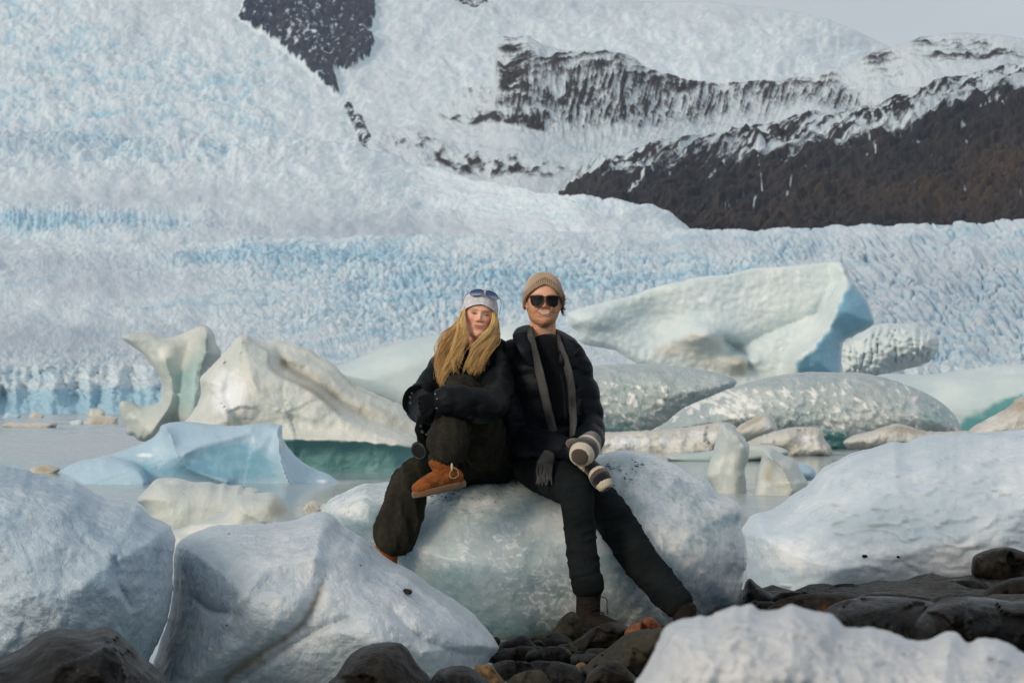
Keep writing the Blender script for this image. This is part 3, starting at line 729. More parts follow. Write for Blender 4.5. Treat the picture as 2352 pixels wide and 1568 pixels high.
body("seat_boulder", [(738, 1172), (760, 1145), (790, 1130), (830, 1112), (880, 1108), (900, 1108), (940, 1112), (975, 1122), (1000, 1106), (1060, 1098), (1120, 1092), (1170, 1094), (1230, 1080), (1300, 1056), (1370, 1046), (1400, 1038), (1440, 1034), (1490, 1042), (1545, 1064), (1595, 1088), (1625, 1106), (1650, 1132), (1680, 1146), (1698, 1158), (1706, 1180), (1700, 1205), (1712, 1240), (1716, 1290), (1706, 1320), (1704, 1350), (1690, 1385), (1650, 1400), (1600, 1440), (1560, 1490), (1400, 1510), (1150, 1510), (1000, 1470), (880, 1380), (790, 1270), (742, 1195)],
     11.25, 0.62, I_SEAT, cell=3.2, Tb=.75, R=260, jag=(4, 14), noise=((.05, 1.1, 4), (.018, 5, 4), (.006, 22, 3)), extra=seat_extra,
     feats=[('ridge', [(1480, 1010), (1430, 1110), (1420, 1190), (1500, 1330), (1540, 1450)], -.03, 20), ('bump', 1100, 1250, 170, 120, .05), ('ridge', [(960, 1130), (930, 1190), (900, 1290)], -.04, 16),
            ('ridge', [(1300, 1240), (1240, 1262), (1180, 1255)], .02, 14), ('bump', 820, 1160, 60, 50, .12)],
     masks=[('ell', 2, .75, 820, 1160, 90, 60), ('ell', 2, .6, 1080, 1150, 120, 40), ('ell', 2, .35, 1130, 1230, 130, 60), ('ell', 1, .75, 1180, 1480, 300, 90), ('ell', 1, .45, 960, 1400, 120, 100), ('ell', 1, .35, 1050, 1330, 110, 60), ('ell', 2, .45, 1270, 1380, 70, 60), ('ell', 1, .7, 1560, 1440, 110, 50), ('ell', 1, .35, 1400, 1300, 90, 120)],
     label="big translucent ice boulder the couple sits on", cat="ice block", group="ice blocks stranded on the shore", seed=3)
body("foreground_ice", [(1420, 1700), (1450, 1600), (1461, 1568), (1480, 1535), (1496, 1509), (1511, 1476), (1520, 1448), (1536, 1432), (1580, 1418), (1630, 1412), (1670, 1395), (1700, 1392), (1721, 1387), (1745, 1400), (1766, 1404), (1795, 1396), (1821, 1389), (1855, 1398), (1876, 1403), (1906, 1409), (1930, 1428), (1950, 1440), (1996, 1439), (2036, 1449), (2070, 1462), (2101, 1470), (2146, 1464), (2171, 1449), (2196, 1452), (2221, 1476), (2251, 1465), (2301, 1469), (2352, 1498), (2420, 1530), (2500, 1700)],
     3.1, 0.26, I_FORE, cell=4.5, Tb=.35, R=190, jag=(7, 30), noise=((.10, 2.0, 4), (.05, 9, 3, 'ridged'), (.03, 24, 4)),
     masks=[('ell', 0, .35, 1700, 1480, 60, 40), ('ell', 0, .3, 1950, 1500, 90, 30), ('ell', 2, .4, 1650, 1560, 150, 60), ('ell', 0, .3, 1560, 1540, 50, 30)],
     label="blurred white crumbly ice lump closest to the camera at bottom right", cat="ice block", group="ice blocks stranded on the shore", seed=4)
def slab_extra(U, V, fr, mk, fade):
    Wd = fbm(U / 150, V / 60, o=3, seed=80)
    k = sstep(V, 1000, 1040) * (1 - .65 * sstep(V, 1190, 1320))
    h = 0
    for i, (per, th) in enumerate(((34, .20), (27, -.12), (41, .38))):     # three overlapping trains of broken hollows
        s_ = (V + th * (U - 2000) + 46 * Wd + 12 * np.sin(U / (60 + 17 * i) + i)) / per
        sw = s_ - np.floor(s_)
        gate = sstep(fbm(U / 75 + i * 5, V / 22, o=2, seed=82 + i), -.05, .30)
        h = h + gate * (np.minimum(sw / .8, (1 - sw) / .2) ** 1.3 - .5)
    fr = fr + fade * k * .030 * h
    return fr, mk
body("ice_slab", [(1700, 1230), (1716, 1195), (1735, 1180), (1780, 1166), (1820, 1135), (1850, 1118), (1868, 1100), (1890, 1075), (1914, 1062), (1960, 1040), (2015, 1024), (2050, 1014), (2080, 1016), (2110, 1004), (2144, 997), (2200, 996), (2259, 991), (2300, 990), (2352, 986), (2520, 985), (2520, 1400), (2300, 1370), (2100, 1400), (1960, 1390), (1840, 1370), (1750, 1340), (1712, 1300)],
     14.2, 1.2, I_SLAB, cell=3.6, Tb=2.0, R=300, jag=(3, 24), noise=((.08, .9, 4), (.02, 4, 4)), extra=slab_extra,
     masks=[('ell', 2, .7, 2200, 1290, 350, 70), ('ell', 2, .6, 1800, 1270, 130, 50), ('ell', 1, .5, 2000, 1200, 160, 50), ('ell', 1, .3, 1850, 1320, 130, 22), ('ell', 2, .5, 2300, 1130, 110, 40)],
     label="wide pale blue ice slab with overlapping scallops at the right edge above the dark rocks", cat="ice block", group="ice blocks stranded on the shore", seed=5)

# ------- bergs on the left
body("horned_iceberg", rg1([(698, 152), (735, 130), (800, 122), (870, 126), (920, 148), (980, 152), (1060, 122), (1120, 92), (1150, 76), (1190, 85), (1222, 120), (1240, 180), (1268, 232), (1266, 262), (1230, 312), (1190, 370), (1200, 450), (1210, 540), (1200, 640), (1100, 700), (960, 740), (880, 730), (835, 746), (790, 738), (770, 718), (728, 702), (722, 665), (700, 620), (684, 550), (700, 514), (750, 518), (810, 542), (870, 535), (912, 520), (932, 470), (930, 410), (900, 345), (850, 280), (790, 222), (745, 190)]),
     47, 1.1, I_HORN, cell=3, Tb=1.3, R=70, jag=(1.8, 12), noise=((.06, 1.2, 4), (.03, 3.5, 1, 'facet'), (.018, 6, 4, 'ridged')),
     feats=[('bump', 378, 800, 24, 30, .5), ('bump', 345, 780, 30, 20, .25), ('bump', 475, 765, 14, 40, .55), ('bump', 415, 775, 26, 16, -.5), ('step', [(470, 740), (470, 800), (450, 870), (440, 960)], .9, 40), ('ridge', [(380, 830), (395, 880), (390, 930), (350, 990)], .4, 18), ('bump', 400, 975, 24, 20, -.3)],
     masks=[('line', 0, .8, [(455, 745), (480, 745), (495, 770), (505, 815)], 9), ('ell', 0, .25, 360, 780, 50, 20), ('poly', 1, .65, [(400, 860), (470, 790), (470, 900), (460, 960), (400, 950)], 20), ('ell', 2, .8, 378, 810, 28, 22), ('ell', 2, .5, 310, 960, 30, 40), ('ell', 0, .6, 325, 1008, 20, 8)],
     label="tall greenish white iceberg with two horns on the left", seed=6)
body("peaked_iceberg", rg1([(1060, 640), (1090, 600), (1140, 520), (1155, 440), (1146, 385), (1200, 330), (1260, 270), (1310, 215), (1350, 160), (1390, 138), (1425, 134), (1455, 158), (1520, 178), (1560, 164), (1610, 166), (1650, 178), (1700, 184), (1740, 205), (1785, 220), (1830, 256), (1880, 280), (1920, 310), (1960, 348), (2040, 420), (2150, 470), (2280, 528), (2400, 590), (2470, 680), (2500, 1000), (2200, 1010), (2050, 1000), (1900, 960), (1700, 920), (1550, 900), (1300, 860), (1080, 740)]),
     40, 1.7, I_BERG, cell=3, Tb=1.6, R=110, jag=(2.5, 14), noise=((.05, 1.2, 4), (.035, 3.2, 1, 'facet'), (.02, 4, 4), (.014, 9, 3, 'ridged')),
     feats=[('step', rg1([(2500, 790), (2352, 762), (2100, 680), (1950, 600), (1800, 470), (1640, 395), (1545, 330), (1530, 230), (1430, 175), (1400, 120)]), .8, 30),
            ('ridge', rg1([(1560, 260), (1640, 300), (1740, 330)]), -.14, 9), ('ridge', rg1([(1650, 330), (1800, 400), (1960, 520), (2150, 620)]), -.10, 8), ('step', rg1([(2400, 660), (2200, 580), (2000, 470), (1880, 360), (1760, 290), (1640, 240)]), .35, 16),
            ('ridge', rg1([(1640, 740), (1800, 735), (2100, 748), (2352, 775)]), .45, 14), ('ridge', rg1([(1440, 380), (1500, 480), (1620, 560), (1800, 620)]), .12, 14), ('bump', 540, 940, 60, 24, .25), ('step', rg1([(1350, 760), (1290, 600), (1250, 480), (1280, 330)]), .25, 24)],
     masks=[('line', 0, .55, rg1([(1425, 150), (1490, 200), (1540, 230), (1552, 320), (1640, 385), (1800, 460), (1950, 590)]), 7), ('line', 0, .4, rg1([(1560, 178), (1650, 190), (1785, 230), (1900, 300), (2040, 430), (2280, 540)]), 6),
            ('line', 0, .35, rg1([(1620, 300), (1700, 350), (1850, 430), (1960, 520)]), 7), ('poly', 0, .5, rg1([(1620, 230), (1850, 330), (2150, 500), (2380, 620), (2420, 740), (2100, 650), (1900, 540), (1700, 400), (1580, 330)]), 22),
            ('poly', 1, 1.0, rg1([(1600, 730), (1800, 738), (2100, 752), (2352, 778), (2520, 800), (2520, 1010), (1900, 1010), (1600, 900)]), 3),
            ('ell', 2, .8, 520, 900, 60, 80), ('ell', 0, .28, 500, 970, 70, 22), ('ell', 2, .6, 700, 970, 50, 20)],
     label="large cream iceberg rising to a brown edged peak left of the couple", seed=7)
body("blue_iceberg", rg1([(348, 938), (362, 905), (400, 880), (460, 858), (600, 828), (700, 798), (800, 760), (870, 728), (910, 690), (925, 655), (970, 640), (1030, 632), (1100, 634), (1200, 646), (1300, 656), (1400, 652), (1480, 643), (1550, 640), (1590, 648), (1620, 655), (1622, 720), (1650, 775), (1720, 850), (1800, 900), (1900, 942), (2000, 970), (2064, 992), (1990, 1012), (1900, 1030), (1700, 1036), (1400, 1050), (1100, 1050), (800, 1090), (650, 1060), (500, 1040), (400, 1000)]),
     33, 1.0, I_BLUE, cell=3, Tb=1.4, R=90, jag=(1.2, 14), noise=((.06, .8, 3), (.03, 1.6, 1, 'facet'), (.01, 6, 3)),
     feats=[('step', rg1([(700, 1080), (820, 1010), (825, 960), (780, 900), (700, 870), (600, 850)]), .5, 14), ('ridge', rg1([(930, 650), (980, 720), (1010, 820), (1080, 900), (1300, 980)]), .22, 14),
            ('ridge', rg1([(1620, 650), (1605, 780), (1620, 880), (1665, 1000)]), .35, 12), ('ridge', rg1([(1060, 820), (1160, 760), (1300, 730), (1440, 680), (1400, 650)]), .16, 14), ('step', rg1([(1440, 640), (1440, 700), (1300, 740), (1100, 800), (980, 840)]), .25, 24)],
     masks=[('poly', 1, .8, rg1([(700, 880), (900, 860), (1050, 850), (1200, 760), (1350, 730), (1500, 760), (1600, 860), (1600, 960), (1400, 990), (1100, 960), (850, 960)]), 26), ('ell', 2, .9, 332, 1045, 26, 8), ('ell', 2, .35, 232, 1095, 70, 26), ('line', 2, .6, rg1([(1625, 660), (1610, 800), (1640, 900)]), 4), ('ell', 2, .7, 740, 1105, 22, 8), ('ell', 2, .3, 420, 980, 60, 16)],
     label="low smooth pale blue iceberg in front of the cream peak", seed=8)
body("iceberg_remnant", rg1([(786, 1085), (820, 1040), (850, 1010), (885, 970), (920, 956), (980, 952), (1060, 966), (1120, 980), (1200, 978), (1250, 992), (1290, 984), (1320, 1000), (1380, 996), (1400, 1010), (1450, 1008), (1486, 1024), (1500, 1060), (1480, 1200), (1350, 1290), (1100, 1330), (950, 1300), (860, 1240), (830, 1130)]),
     20, .6, I_HORN, cell=3, Tb=.6, R=60, jag=(2.5, 10), noise=((.03, 1.6, 4), (.02, 5, 3)), masks=[('ell', 0, .2, 335, 1130, 30, 20), ('ell', 2, .7, 420, 1105, 90, 16), ('ell', 1, .25, 420, 1160, 70, 30)],
     label="pale low ice chunk with a jagged top right of the large ice boulder", cat="ice chunk", seed=9)
body("iceberg_remnant", rg1([(960, 1290), (1050, 1240), (1200, 1190), (1280, 1150), (1320, 1100), (1350, 1062), (1420, 1046), (1500, 1040), (1560, 1038), (1600, 1056), (1650, 1110), (1690, 1170), (1715, 1195), (1680, 1300), (1400, 1420), (1000, 1420)]),
     16.5, .5, I_HORN, cell=3, Tb=.5, R=50, jag=(1.5, 10), noise=((.03, 1.6, 4), (.02, 5, 3)), feats=[('ridge', rg1([(1320, 1080), (1400, 1150), (1500, 1200)]), .06, 20)],
     masks=[('ell', 0, .55, 640, 1160, 36, 30), ('ell', 0, .3, 600, 1180, 60, 26), ('ell', 2, .9, 470, 1215, 90, 18)],
     label="small rounded khaki tinted ice chunk behind the foreground ice block", cat="ice chunk", seed=10)
body("pale_iceberg", [(762, 852), (790, 836), (830, 818), (880, 797), (940, 779), (1010, 768), (1070, 764), (1120, 770), (1150, 752), (1180, 742), (1215, 742), (1250, 765), (1280, 860), (1270, 960), (1100, 980), (960, 975), (900, 955), (820, 920)],
     78, 2.0, I_SMTH, cell=4, Tb=2, R=70, noise=((.03, .9, 3),), label="smooth pale iceberg mound directly behind the woman", seed=11)

# ------- bergs on the right
def big_extra(U, V, fr, mk, fade):
    fr = fr + fade * .12 * fbm(U / 12, V / 9, o=4, seed=95) * sstep(1980 - U, 40, 90)
    return fr, mk
body("iceberg_with_blue_face", rg2([(74, 310), (85, 290), (130, 272), (230, 245), (320, 222), (400, 205), (480, 175), (560, 152), (640, 138), (700, 118), (790, 108), (880, 100), (950, 84), (1000, 72), (1100, 66), (1200, 58), (1330, 44), (1430, 38), (1462, 62), (1485, 110), (1502, 142), (1545, 195), (1575, 240), (1595, 300), (1602, 345), (1560, 380), (1500, 410), (1450, 440), (1440, 520), (1436, 640), (1240, 660), (1000, 680), (850, 680), (800, 640), (600, 600), (450, 560), (370, 515), (310, 482), (240, 466), (170, 455), (128, 430), (126, 390), (88, 360)]),
     108, 4.5, I_BIG, cell=3.2, Tb=4, R=120, jag=(2.5, 16), noise=((.06, .7, 4), (.03, 3.5, 4)), extra=big_extra,
     feats=[('step', rg2([(1440, 0), (1480, 130), (1450, 200), (1410, 290), (1370, 380), (1310, 460), (1235, 520), (1200, 640)]), 4.5, 40),
            ('bump', 1620, 770, 60, 30, 1.8), ('bump', 1700, 830, 36, 22, 1.4), ('ridge', rg2([(900, 480), (1000, 430), (1150, 360), (1300, 300), (1420, 240)]), -.6, 16), ('ridge', rg2([(860, 430), (960, 500), (980, 560)]), -1.2, 12), ('step', rg2([(1400, 420), (1100, 470), (980, 560), (950, 640)]), .8, 30), ('bump', 1500, 740, 70, 40, -.8), ('bump', 1360, 730, 50, 30, .8)],
     masks=[('poly', 1, 1.0, rg2([(1498, 146), (1560, 215), (1610, 350), (1480, 412), (1436, 445), (1436, 640), (1235, 640), (1215, 540), (1310, 470), (1375, 385), (1415, 290), (1450, 200)]), 9), ('poly', 0, .5, rg2([(470, 545), (500, 460), (620, 395), (740, 375), (860, 430), (880, 480), (960, 500), (975, 560), (900, 620), (700, 590)]), 18),
            ('ell', 0, .45, 1710, 850, 40, 22), ('ell', 1, .3, 1440, 740, 60, 60), ('ell', 2, .6, 1650, 690, 200, 40), ('ell', 2, .5, 1330, 730, 40, 24), ('line', 1, .35, rg2([(1440, 50), (1490, 120)]), 8)],
     label="largest iceberg, white with a steep blue end face, right of the man", seed=12)
def scal_extra(sd):
    def f(U, V, fr, mk, fade):
        Wd = fbm(U / 60, V / 40, o=3, seed=sd)
        p = fbm((U - .8 * V) / 17 + Wd, (V + .55 * U) / 24 + Wd, o=4, seed=sd + 6, gain=.55)
        q = fbm(U / 34, V / 18, o=3, seed=sd + 8, ridged=True)
        fr = fr + fade * (.15 * p + .09 * q)
        mk[..., 2] = np.clip(mk[..., 2] + .85 * sstep(p, .0, .40) * sstep(V, 855, 890), 0, 1)
        mk[..., 1] = np.clip(mk[..., 1] + .35 * sstep(-p, .1, .4), 0, 1)
        return fr, mk
    return f
body("scaled_iceberg", rg2([(60, 640), (100, 575), (180, 556), (300, 550), (460, 548), (600, 558), (700, 570), (800, 588), (870, 606), (915, 635), (905, 665), (860, 720), (760, 780), (640, 850), (560, 900), (430, 930), (150, 930), (60, 860)]),
     66, 2.2, I_SCAL, cell=3.2, Tb=2, R=80, jag=(1.5, 12), noise=((.05, 1, 3),), extra=scal_extra(55), masks=[('ell', 1, .6, 1380, 985, 120, 20), ('ell', 1, .3, 1580, 900, 80, 40), ('ell', 2, .5, 1430, 930, 80, 40)],
     label="grey green dimpled ice mound just right of the man's shoulder", seed=13)
body("scaled_iceberg", rg2([(470, 900), (510, 870), (570, 835), (650, 770), (760, 722), (860, 680), (960, 645), (1050, 620), (1130, 605), (1200, 594), (1300, 588), (1400, 590), (1500, 590), (1560, 596), (1640, 612), (1720, 636), (1800, 668), (1860, 692), (1950, 748), (2005, 805), (2035, 860), (2030, 905), (1900, 935), (1480, 960), (1350, 960), (900, 950), (600, 930)]),
     60, 2.4, I_SCAL, cell=3.2, Tb=2.4, R=95, jag=(1.5, 12), noise=((.05, 1, 3),), extra=scal_extra(57), masks=[('poly', 1, 1., rg2([(1340, 880), (1480, 885), (1460, 970), (1340, 970)]), 5), ('ell', 1, .45, 2150, 960, 60, 50), ('ell', 2, .5, 1650, 930, 100, 36), ('ell', 2, .3, 1900, 900, 120, 40)],
     label="long dimpled grey green ice mound below the blue faced iceberg", seed=14)
body("teal_iceberg", rg2([(1560, 640), (1620, 605), (1700, 596), (1800, 602), (1900, 598), (2000, 585), (2100, 572), (2200, 560), (2352, 548), (2560, 540), (2560, 960), (2050, 960), (1900, 900), (1700, 800), (1600, 720)]),
     84, 2.6, I_SMTH, cell=4, Tb=3, R=110, noise=((.05, .9, 3),), masks=[('poly', 1, .95, rg2([(1990, 900), (2060, 810), (2200, 745), (2352, 690), (2352, 780), (2200, 960), (2050, 960)]), 14), ('ell', 1, .4, 2100, 900, 60, 30), ('ell', 2, .6, 2300, 850, 120, 20)],
     label="smooth iceberg with a teal hollow near the right edge", seed=15)
def frac_extra(U, V, fr, mk, fade):
    s = (U + .15 * V) / 15 + 1.0 * fbm(U / 30, V / 60, o=3, seed=60)
    saw = s - np.floor(s)
    k = np.exp(-((saw - .5) / .13) ** 2) * sstep(fbm(U / 18, V / 40, o=2, seed=63), -.4, .2)
    fr = fr - .4 * k * fade + fade * .5 * fbm(U / 14, V / 10, o=3, seed=61)
    mk[..., 1] = np.clip(mk[..., 1] + .6 * k * sstep(fbm(U / 25, V / 25, o=2, seed=62), -.3, .2), 0, 1)
    return fr, mk
body("fractured_iceberg", rg2([(1436, 620), (1434, 520), (1436, 456), (1462, 440), (1490, 428), (1510, 405), (1560, 372), (1600, 355), (1640, 348), (1700, 346), (1760, 348), (1810, 352), (1850, 372), (1900, 390), (1930, 440), (1900, 520), (1820, 560), (1700, 590), (1620, 640)]),
     125, 3.5, I_BIG, cell=2.6, Tb=4, R=50, jag=(3, 10), noise=((.04, 2, 3),), extra=frac_extra, label="blocky iceberg with vertical blue cracks beside the blue end face", seed=16)
body("ice_floe", rg2([(120, 960), (180, 905), (260, 890), (450, 880), (600, 870), (720, 858), (800, 842), (850, 838), (895, 850), (920, 880), (880, 930), (820, 985), (720, 1000), (600, 1004), (400, 1000), (270, 1000), (200, 1000)]),
     55, 1.0, I_TAN, cell=2.8, Tb=1.5, R=30, jag=(3.5, 7), noise=((.09, 2, 4), (.05, 6, 3, 'ridged'), (.06, 3, 1, 'facet')), masks=[('ell', 2, .8, 1450, 1015, 130, 18), ('ell', 2, .5, 1620, 1000, 60, 20), ('ell', 0, .25, 1500, 990, 150, 7)],
     label="low speckled off white ice ledge behind the man's elbow", cat="ice floe", group="low floes in the channel", seed=17)
body("ice_floe", rg2([(905, 900), (925, 860), (960, 838), (1010, 815), (1062, 795), (1095, 812), (1115, 850), (1120, 890), (1050, 920), (960, 930)]),
     53, .6, I_TAN, cell=2.6, Tb=.8, R=25, jag=(1, 8), noise=((.03, 2, 3),), masks=[('poly', 0, .8, rg2([(915, 870), (960, 838), (1062, 795), (1040, 830), (960, 870), (930, 895)]), 5), ('ell', 2, .7, 1760, 975, 22, 16)],
     label="small tilted tan edged ice wedge behind the tall cream shard", cat="ice floe", group="low floes in the channel", seed=18)
body("ice_floe", rg2([(965, 945), (1000, 922), (1060, 900), (1120, 880), (1200, 865), (1260, 862), (1315, 866), (1348, 888), (1360, 930), (1392, 972), (1370, 1000), (1180, 1004), (1130, 985), (1000, 980)]),
     51, .9, I_TAN, cell=2.6, Tb=1, R=28, jag=(3.5, 7), noise=((.09, 2, 4), (.05, 6, 3, 'ridged'), (.06, 3, 1, 'facet')), masks=[('ell', 2, .7, 1850, 1010, 40, 18), ('ell', 0, .2, 1790, 990, 60, 5)],
     label="lumpy off white floe right of the tall cream shard", cat="ice floe", group="low floes in the channel", seed=19)
body("ice_floe", rg2([(1450, 945), (1462, 925), (1500, 905), (1560, 890), (1620, 872), (1680, 852), (1720, 846), (1780, 860), (1850, 880), (1960, 886), (2050, 880), (2108, 893), (2090, 915), (1980, 940), (1900, 965), (1700, 978), (1500, 972)]),
     50, .8, I_TAN, cell=2.6, Tb=1, R=24, jag=(3, 7), noise=((.08, 2, 4), (.05, 6, 3, 'ridged'), (.06, 3, 1, 'facet')), masks=[('ell', 0, .65, 2060, 985, 110, 12), ('ell', 0, .3, 2150, 995, 90, 10), ('ell', 2, .4, 1980, 1018, 60, 8)],
     label="low tan floe behind the scalloped slab", cat="ice floe", group="low floes in the channel", seed=20)
body("ice_floe", rg2([(2075, 890), (2100, 860), (2150, 832), (2230, 790), (2290, 750), (2310, 725), (2352, 710), (2450, 700), (2500, 960), (2352, 950), (2110, 950)]),
     44, .9, I_TAN, cell=3, Tb=1, R=40, jag=(3, 9), noise=((.05, 2, 4), (.03, 6, 3)), masks=[('ell', 0, .9, 2340, 930, 60, 22), ('ell', 0, .35, 2280, 970, 70, 10), ('ell', 2, .6, 2270, 960, 40, 14)],
     label="crumbly brown topped ice at the right edge above the scalloped slab", cat="ice floe", group="low floes in the channel", seed=21)
body("ice_shard", rg2([(764, 1112), (775, 1060), (800, 990), (812, 930), (825, 880), (846, 846), (880, 858), (905, 872), (940, 895), (962, 925), (980, 960), (976, 1020), (958, 1080), (965, 1150), (958, 1200), (850, 1200), (800, 1165)]),
     29.3, .45, I_HORN, cell=2.6, Tb=.5, R=32, jag=(1.2, 9), noise=((.03, 1.5, 3),), feats=[('ridge', rg2([(846, 846), (930, 920), (972, 1010), (950, 1100)]), .15, 9)],
     masks=[('ell', 0, .35, 1660, 1010, 50, 40), ('ell', 2, .7, 1670, 1060, 40, 50), ('line', 2, .6, rg2([(850, 850), (960, 930)]), 4)],
     label="tall cream ice shard standing in the channel", cat="ice shard", seed=22)
body("ice_shard", rg2([(1008, 1190), (1012, 1140), (1015, 1095), (1036, 1040), (1045, 985), (1080, 965), (1120, 980), (1150, 1000), (1210, 1030), (1235, 1070), (1255, 1110), (1272, 1150), (1240, 1190), (1190, 1205), (1100, 1205)]),
     28.6, .4, I_HORN, cell=2.6, Tb=.4, R=28, jag=(1.2, 9), noise=((.03, 1.5, 3), (.05, 2, 1, 'facet')), feats=[('ridge', rg2([(1080, 1010), (1150, 1080), (1195, 1180)]), .18, 9)],
     masks=[('ell', 0, .75, 1765, 1085, 20, 26), ('ell', 0, .5, 1800, 1115, 30, 12), ('ell', 2, .7, 1790, 1065, 16, 20), ('ell', 1, .3, 1835, 1110, 20, 20)],
     label="short tan and white ice shard beside the tall cream one", cat="ice shard", seed=23)
body("ice_chunk", rg2([(1130, 1060), (1180, 1035), (1240, 1040), (1300, 1070), (1312, 1100), (1290, 1130), (1150, 1130)]), 31, .3, I_BLUE, cell=2.6, Tb=.3, R=20, noise=((.03, 1.5, 3),), label="low pale blue piece behind the short ice shard", cat="ice chunk", seed=24)
body("ice_floe", rg2([(560, 1010), (640, 996), (760, 985), (960, 950), (1100, 955), (1170, 980), (1150, 1010), (900, 1030), (640, 1030)]), 46, .5, I_HORN, cell=2.6, Tb=.8, R=12, noise=((.02, 1.5, 3),), masks=[('ell', 1, .5, 1650, 1050, 200, 40)], label="thin grey floe under the speckled ice ledge", cat="ice floe", group="low floes in the channel", seed=25)

# ------- small floating pieces
def chunk(u, v, ru, rv, mat, lab, seed, tan=0.0, teal=0.0, d=None, name="ice_chunk", group="small drifting ice pieces"):
    r = random.Random(seed)
    pts = [(u + ru * math.cos(a) * r.uniform(.75, 1.1), v + rv * math.sin(a) * (r.uniform(.6, 1.15) if math.sin(a) < 0 else 1)) for a in [i * 2 * math.pi / 11 for i in range(11)]]
    dd = d or dw(max(v + rv * .55, HV + 12))
    body(name, pts, dd, ru * dd / F * .6, mat, cell=max(1.6, ru / 14), R=rv, jag=(rv * .18, rv * .6), noise=((.04, 1.5, 3),), unit=dd / 10.8,
         masks=[('ell', 0, tan, u, v, ru, rv), ('ell', 1, teal, u, v + rv * .5, ru, rv * .5)] if (tan or teal) else (), label=lab, cat="ice chunk", group=group, seed=seed)
chunk(70, 976, 80, 9, I_TAN, "long flat tan floe at the left edge of the lake", 31, .5)
chunk(28, 955, 24, 9, I_BLUE, "pale lump at the far left behind the long tan floe", 32)
chunk(84, 955, 17, 8, I_TAN, "brownish lump standing behind the long tan floe", 33, .5)
chunk(176, 970, 17, 9, I_SMTH, "little white piece between the two flat tan floes", 34)
chunk(222, 949, 20, 14, I_TAN, "cream lump near the glacier foot left of the horned iceberg", 35, .2, d=230)
chunk(232, 966, 44, 13, I_TAN, "dirty brown floe touching the horned iceberg", 36, .75)
chunk(102, 1078, 36, 13, I_TAN, "brown lump in the water above the large ice boulder", 37, .75)
chunk(716, 1170, 24, 20, I_TAN, "rounded tan piece left of the seat boulder", 38, .6, d=19)
chunk(752, 1166, 20, 12, I_TAN, "flatter tan piece touching the seat boulder", 39, .45, d=17)
chunk(905, 1108, 14, 14, I_SMTH, "white crumb of ice beside the woman's thigh", 40, d=12.3)
chunk(1790, 1325, 40, 8, I_TAN, "flat tan smear of ice at the slab's left foot", 41, .4, d=13.9)
chunk(1850, 1342, 60, 13, I_SMTH, "small white ice lump behind the dark rocks", 42, d=13.4)
chunk(828, 1146, 40, 3, I_TAN, "thin silt streak floating before the blue iceberg", 44, .4, d=27)
# ================================================================== ROCKS AND SHORE
def rock_mat(name, a, b, patch=None, wet=0.0, unit=1.0, rough=.75):
    m = NT(name)
    c = m.coord('Object', (1 / unit,) * 3)
    n1 = m.noise(c, 5, 6, .65, .3); n2 = m.noise(c, 28, 5, .7); n3 = m.noise(c, 2.0, 3, .5)
    col = m.mix(m.rng(m.math('ADD', m.math('MULTIPLY', n1, .55), m.math('MULTIPLY', n2, .45)), .38, .64), a, b)
    if patch: col = m.mix(m.rng(n3, .5, .62, 0, .8), col, patch)
    col = m.mix(m.rng(n2, .66, .74, 0, .55), col, (.14, .13, .115))
    m.p('Base Color', col); m.p('Roughness', m.rng(n1, .3, .7, rough - .25, rough + .1)); m.p('Specular IOR Level', .10 + wet)
    m.p('Normal', m.bump(m.math('ADD', n1, m.math('MULTIPLY', n2, .5)), .8, .02 * unit))
    return m.m
K_DARK = rock_mat("basalt_dark", (.005, .0055, .0065), (.018, .018, .0185), rough=.5)
K_BROWN = rock_mat("basalt_brown", (.008, .007, .006), (.030, .024, .019), rough=.55)
K_OLIVE = rock_mat("stone_olive", (.020, .019, .013), (.058, .052, .036), (.035, .03, .02))
K_ORANGE = rock_mat("stone_orange", (.13, .045, .022), (.24, .095, .05), (.17, .07, .04))
K_RUST = rock_mat("stone_rust_patched", (.008, .007, .006), (.026, .020, .016), (.10, .04, .015))
K_TAN = rock_mat("stone_tan", (.13, .08, .04), (.24, .16, .09))
K_GREY = rock_mat("stone_grey", (.016, .018, .019), (.045, .045, .045))
def X6(pts): return C(1100.7, 1392.4, .192, pts)
def X4(pts): return C(1176, 1129, .5, pts)
def rock(pts, d, mat, label, T=None, seed=0, jag=2.0, group="dark shore stones", cell=4, name='rock'):
    a = np.array(pts, float); w = min(np.ptp(a[:, 0]), np.ptp(a[:, 1]))
    t = T or w * d / F * .55
    return body(name, pts, d, t, mat, cell=cell, Tb=t, R=w * .5, jag=(jag, 12), smooth=3, pw=2.2, unit=max(w * d / F / .35, .15),
                noise=((.06, 1.8, 4), (.16, 2.1, 1, 'facet'), (.05, 4.5, 1, 'facet'), (.03, 8, 4, 'ridged')), label=label, cat='rock', group=group, seed=seed)
def orock(u, v, ru, rv, d, mat, label, seed, group="dark shore stones", cell=None, jag=None):
    r = random.Random(seed); n = 12
    k = r.uniform(0, 1)
    pts = []
    for i in range(n):
        a = (i + k) * 2 * math.pi / n
        q = r.uniform(.82, 1.08)
        ca, sa = math.cos(a), math.sin(a)
        pts.append((u + ru * q * math.copysign(abs(ca) ** .8, ca), v + rv * q * math.copysign(abs(sa) ** .8, sa)))
    return rock(pts, d, mat, label, seed=seed, group=group, cell=cell or max(2.6, ru / 14), jag=jag if jag is not None else ru * .03)

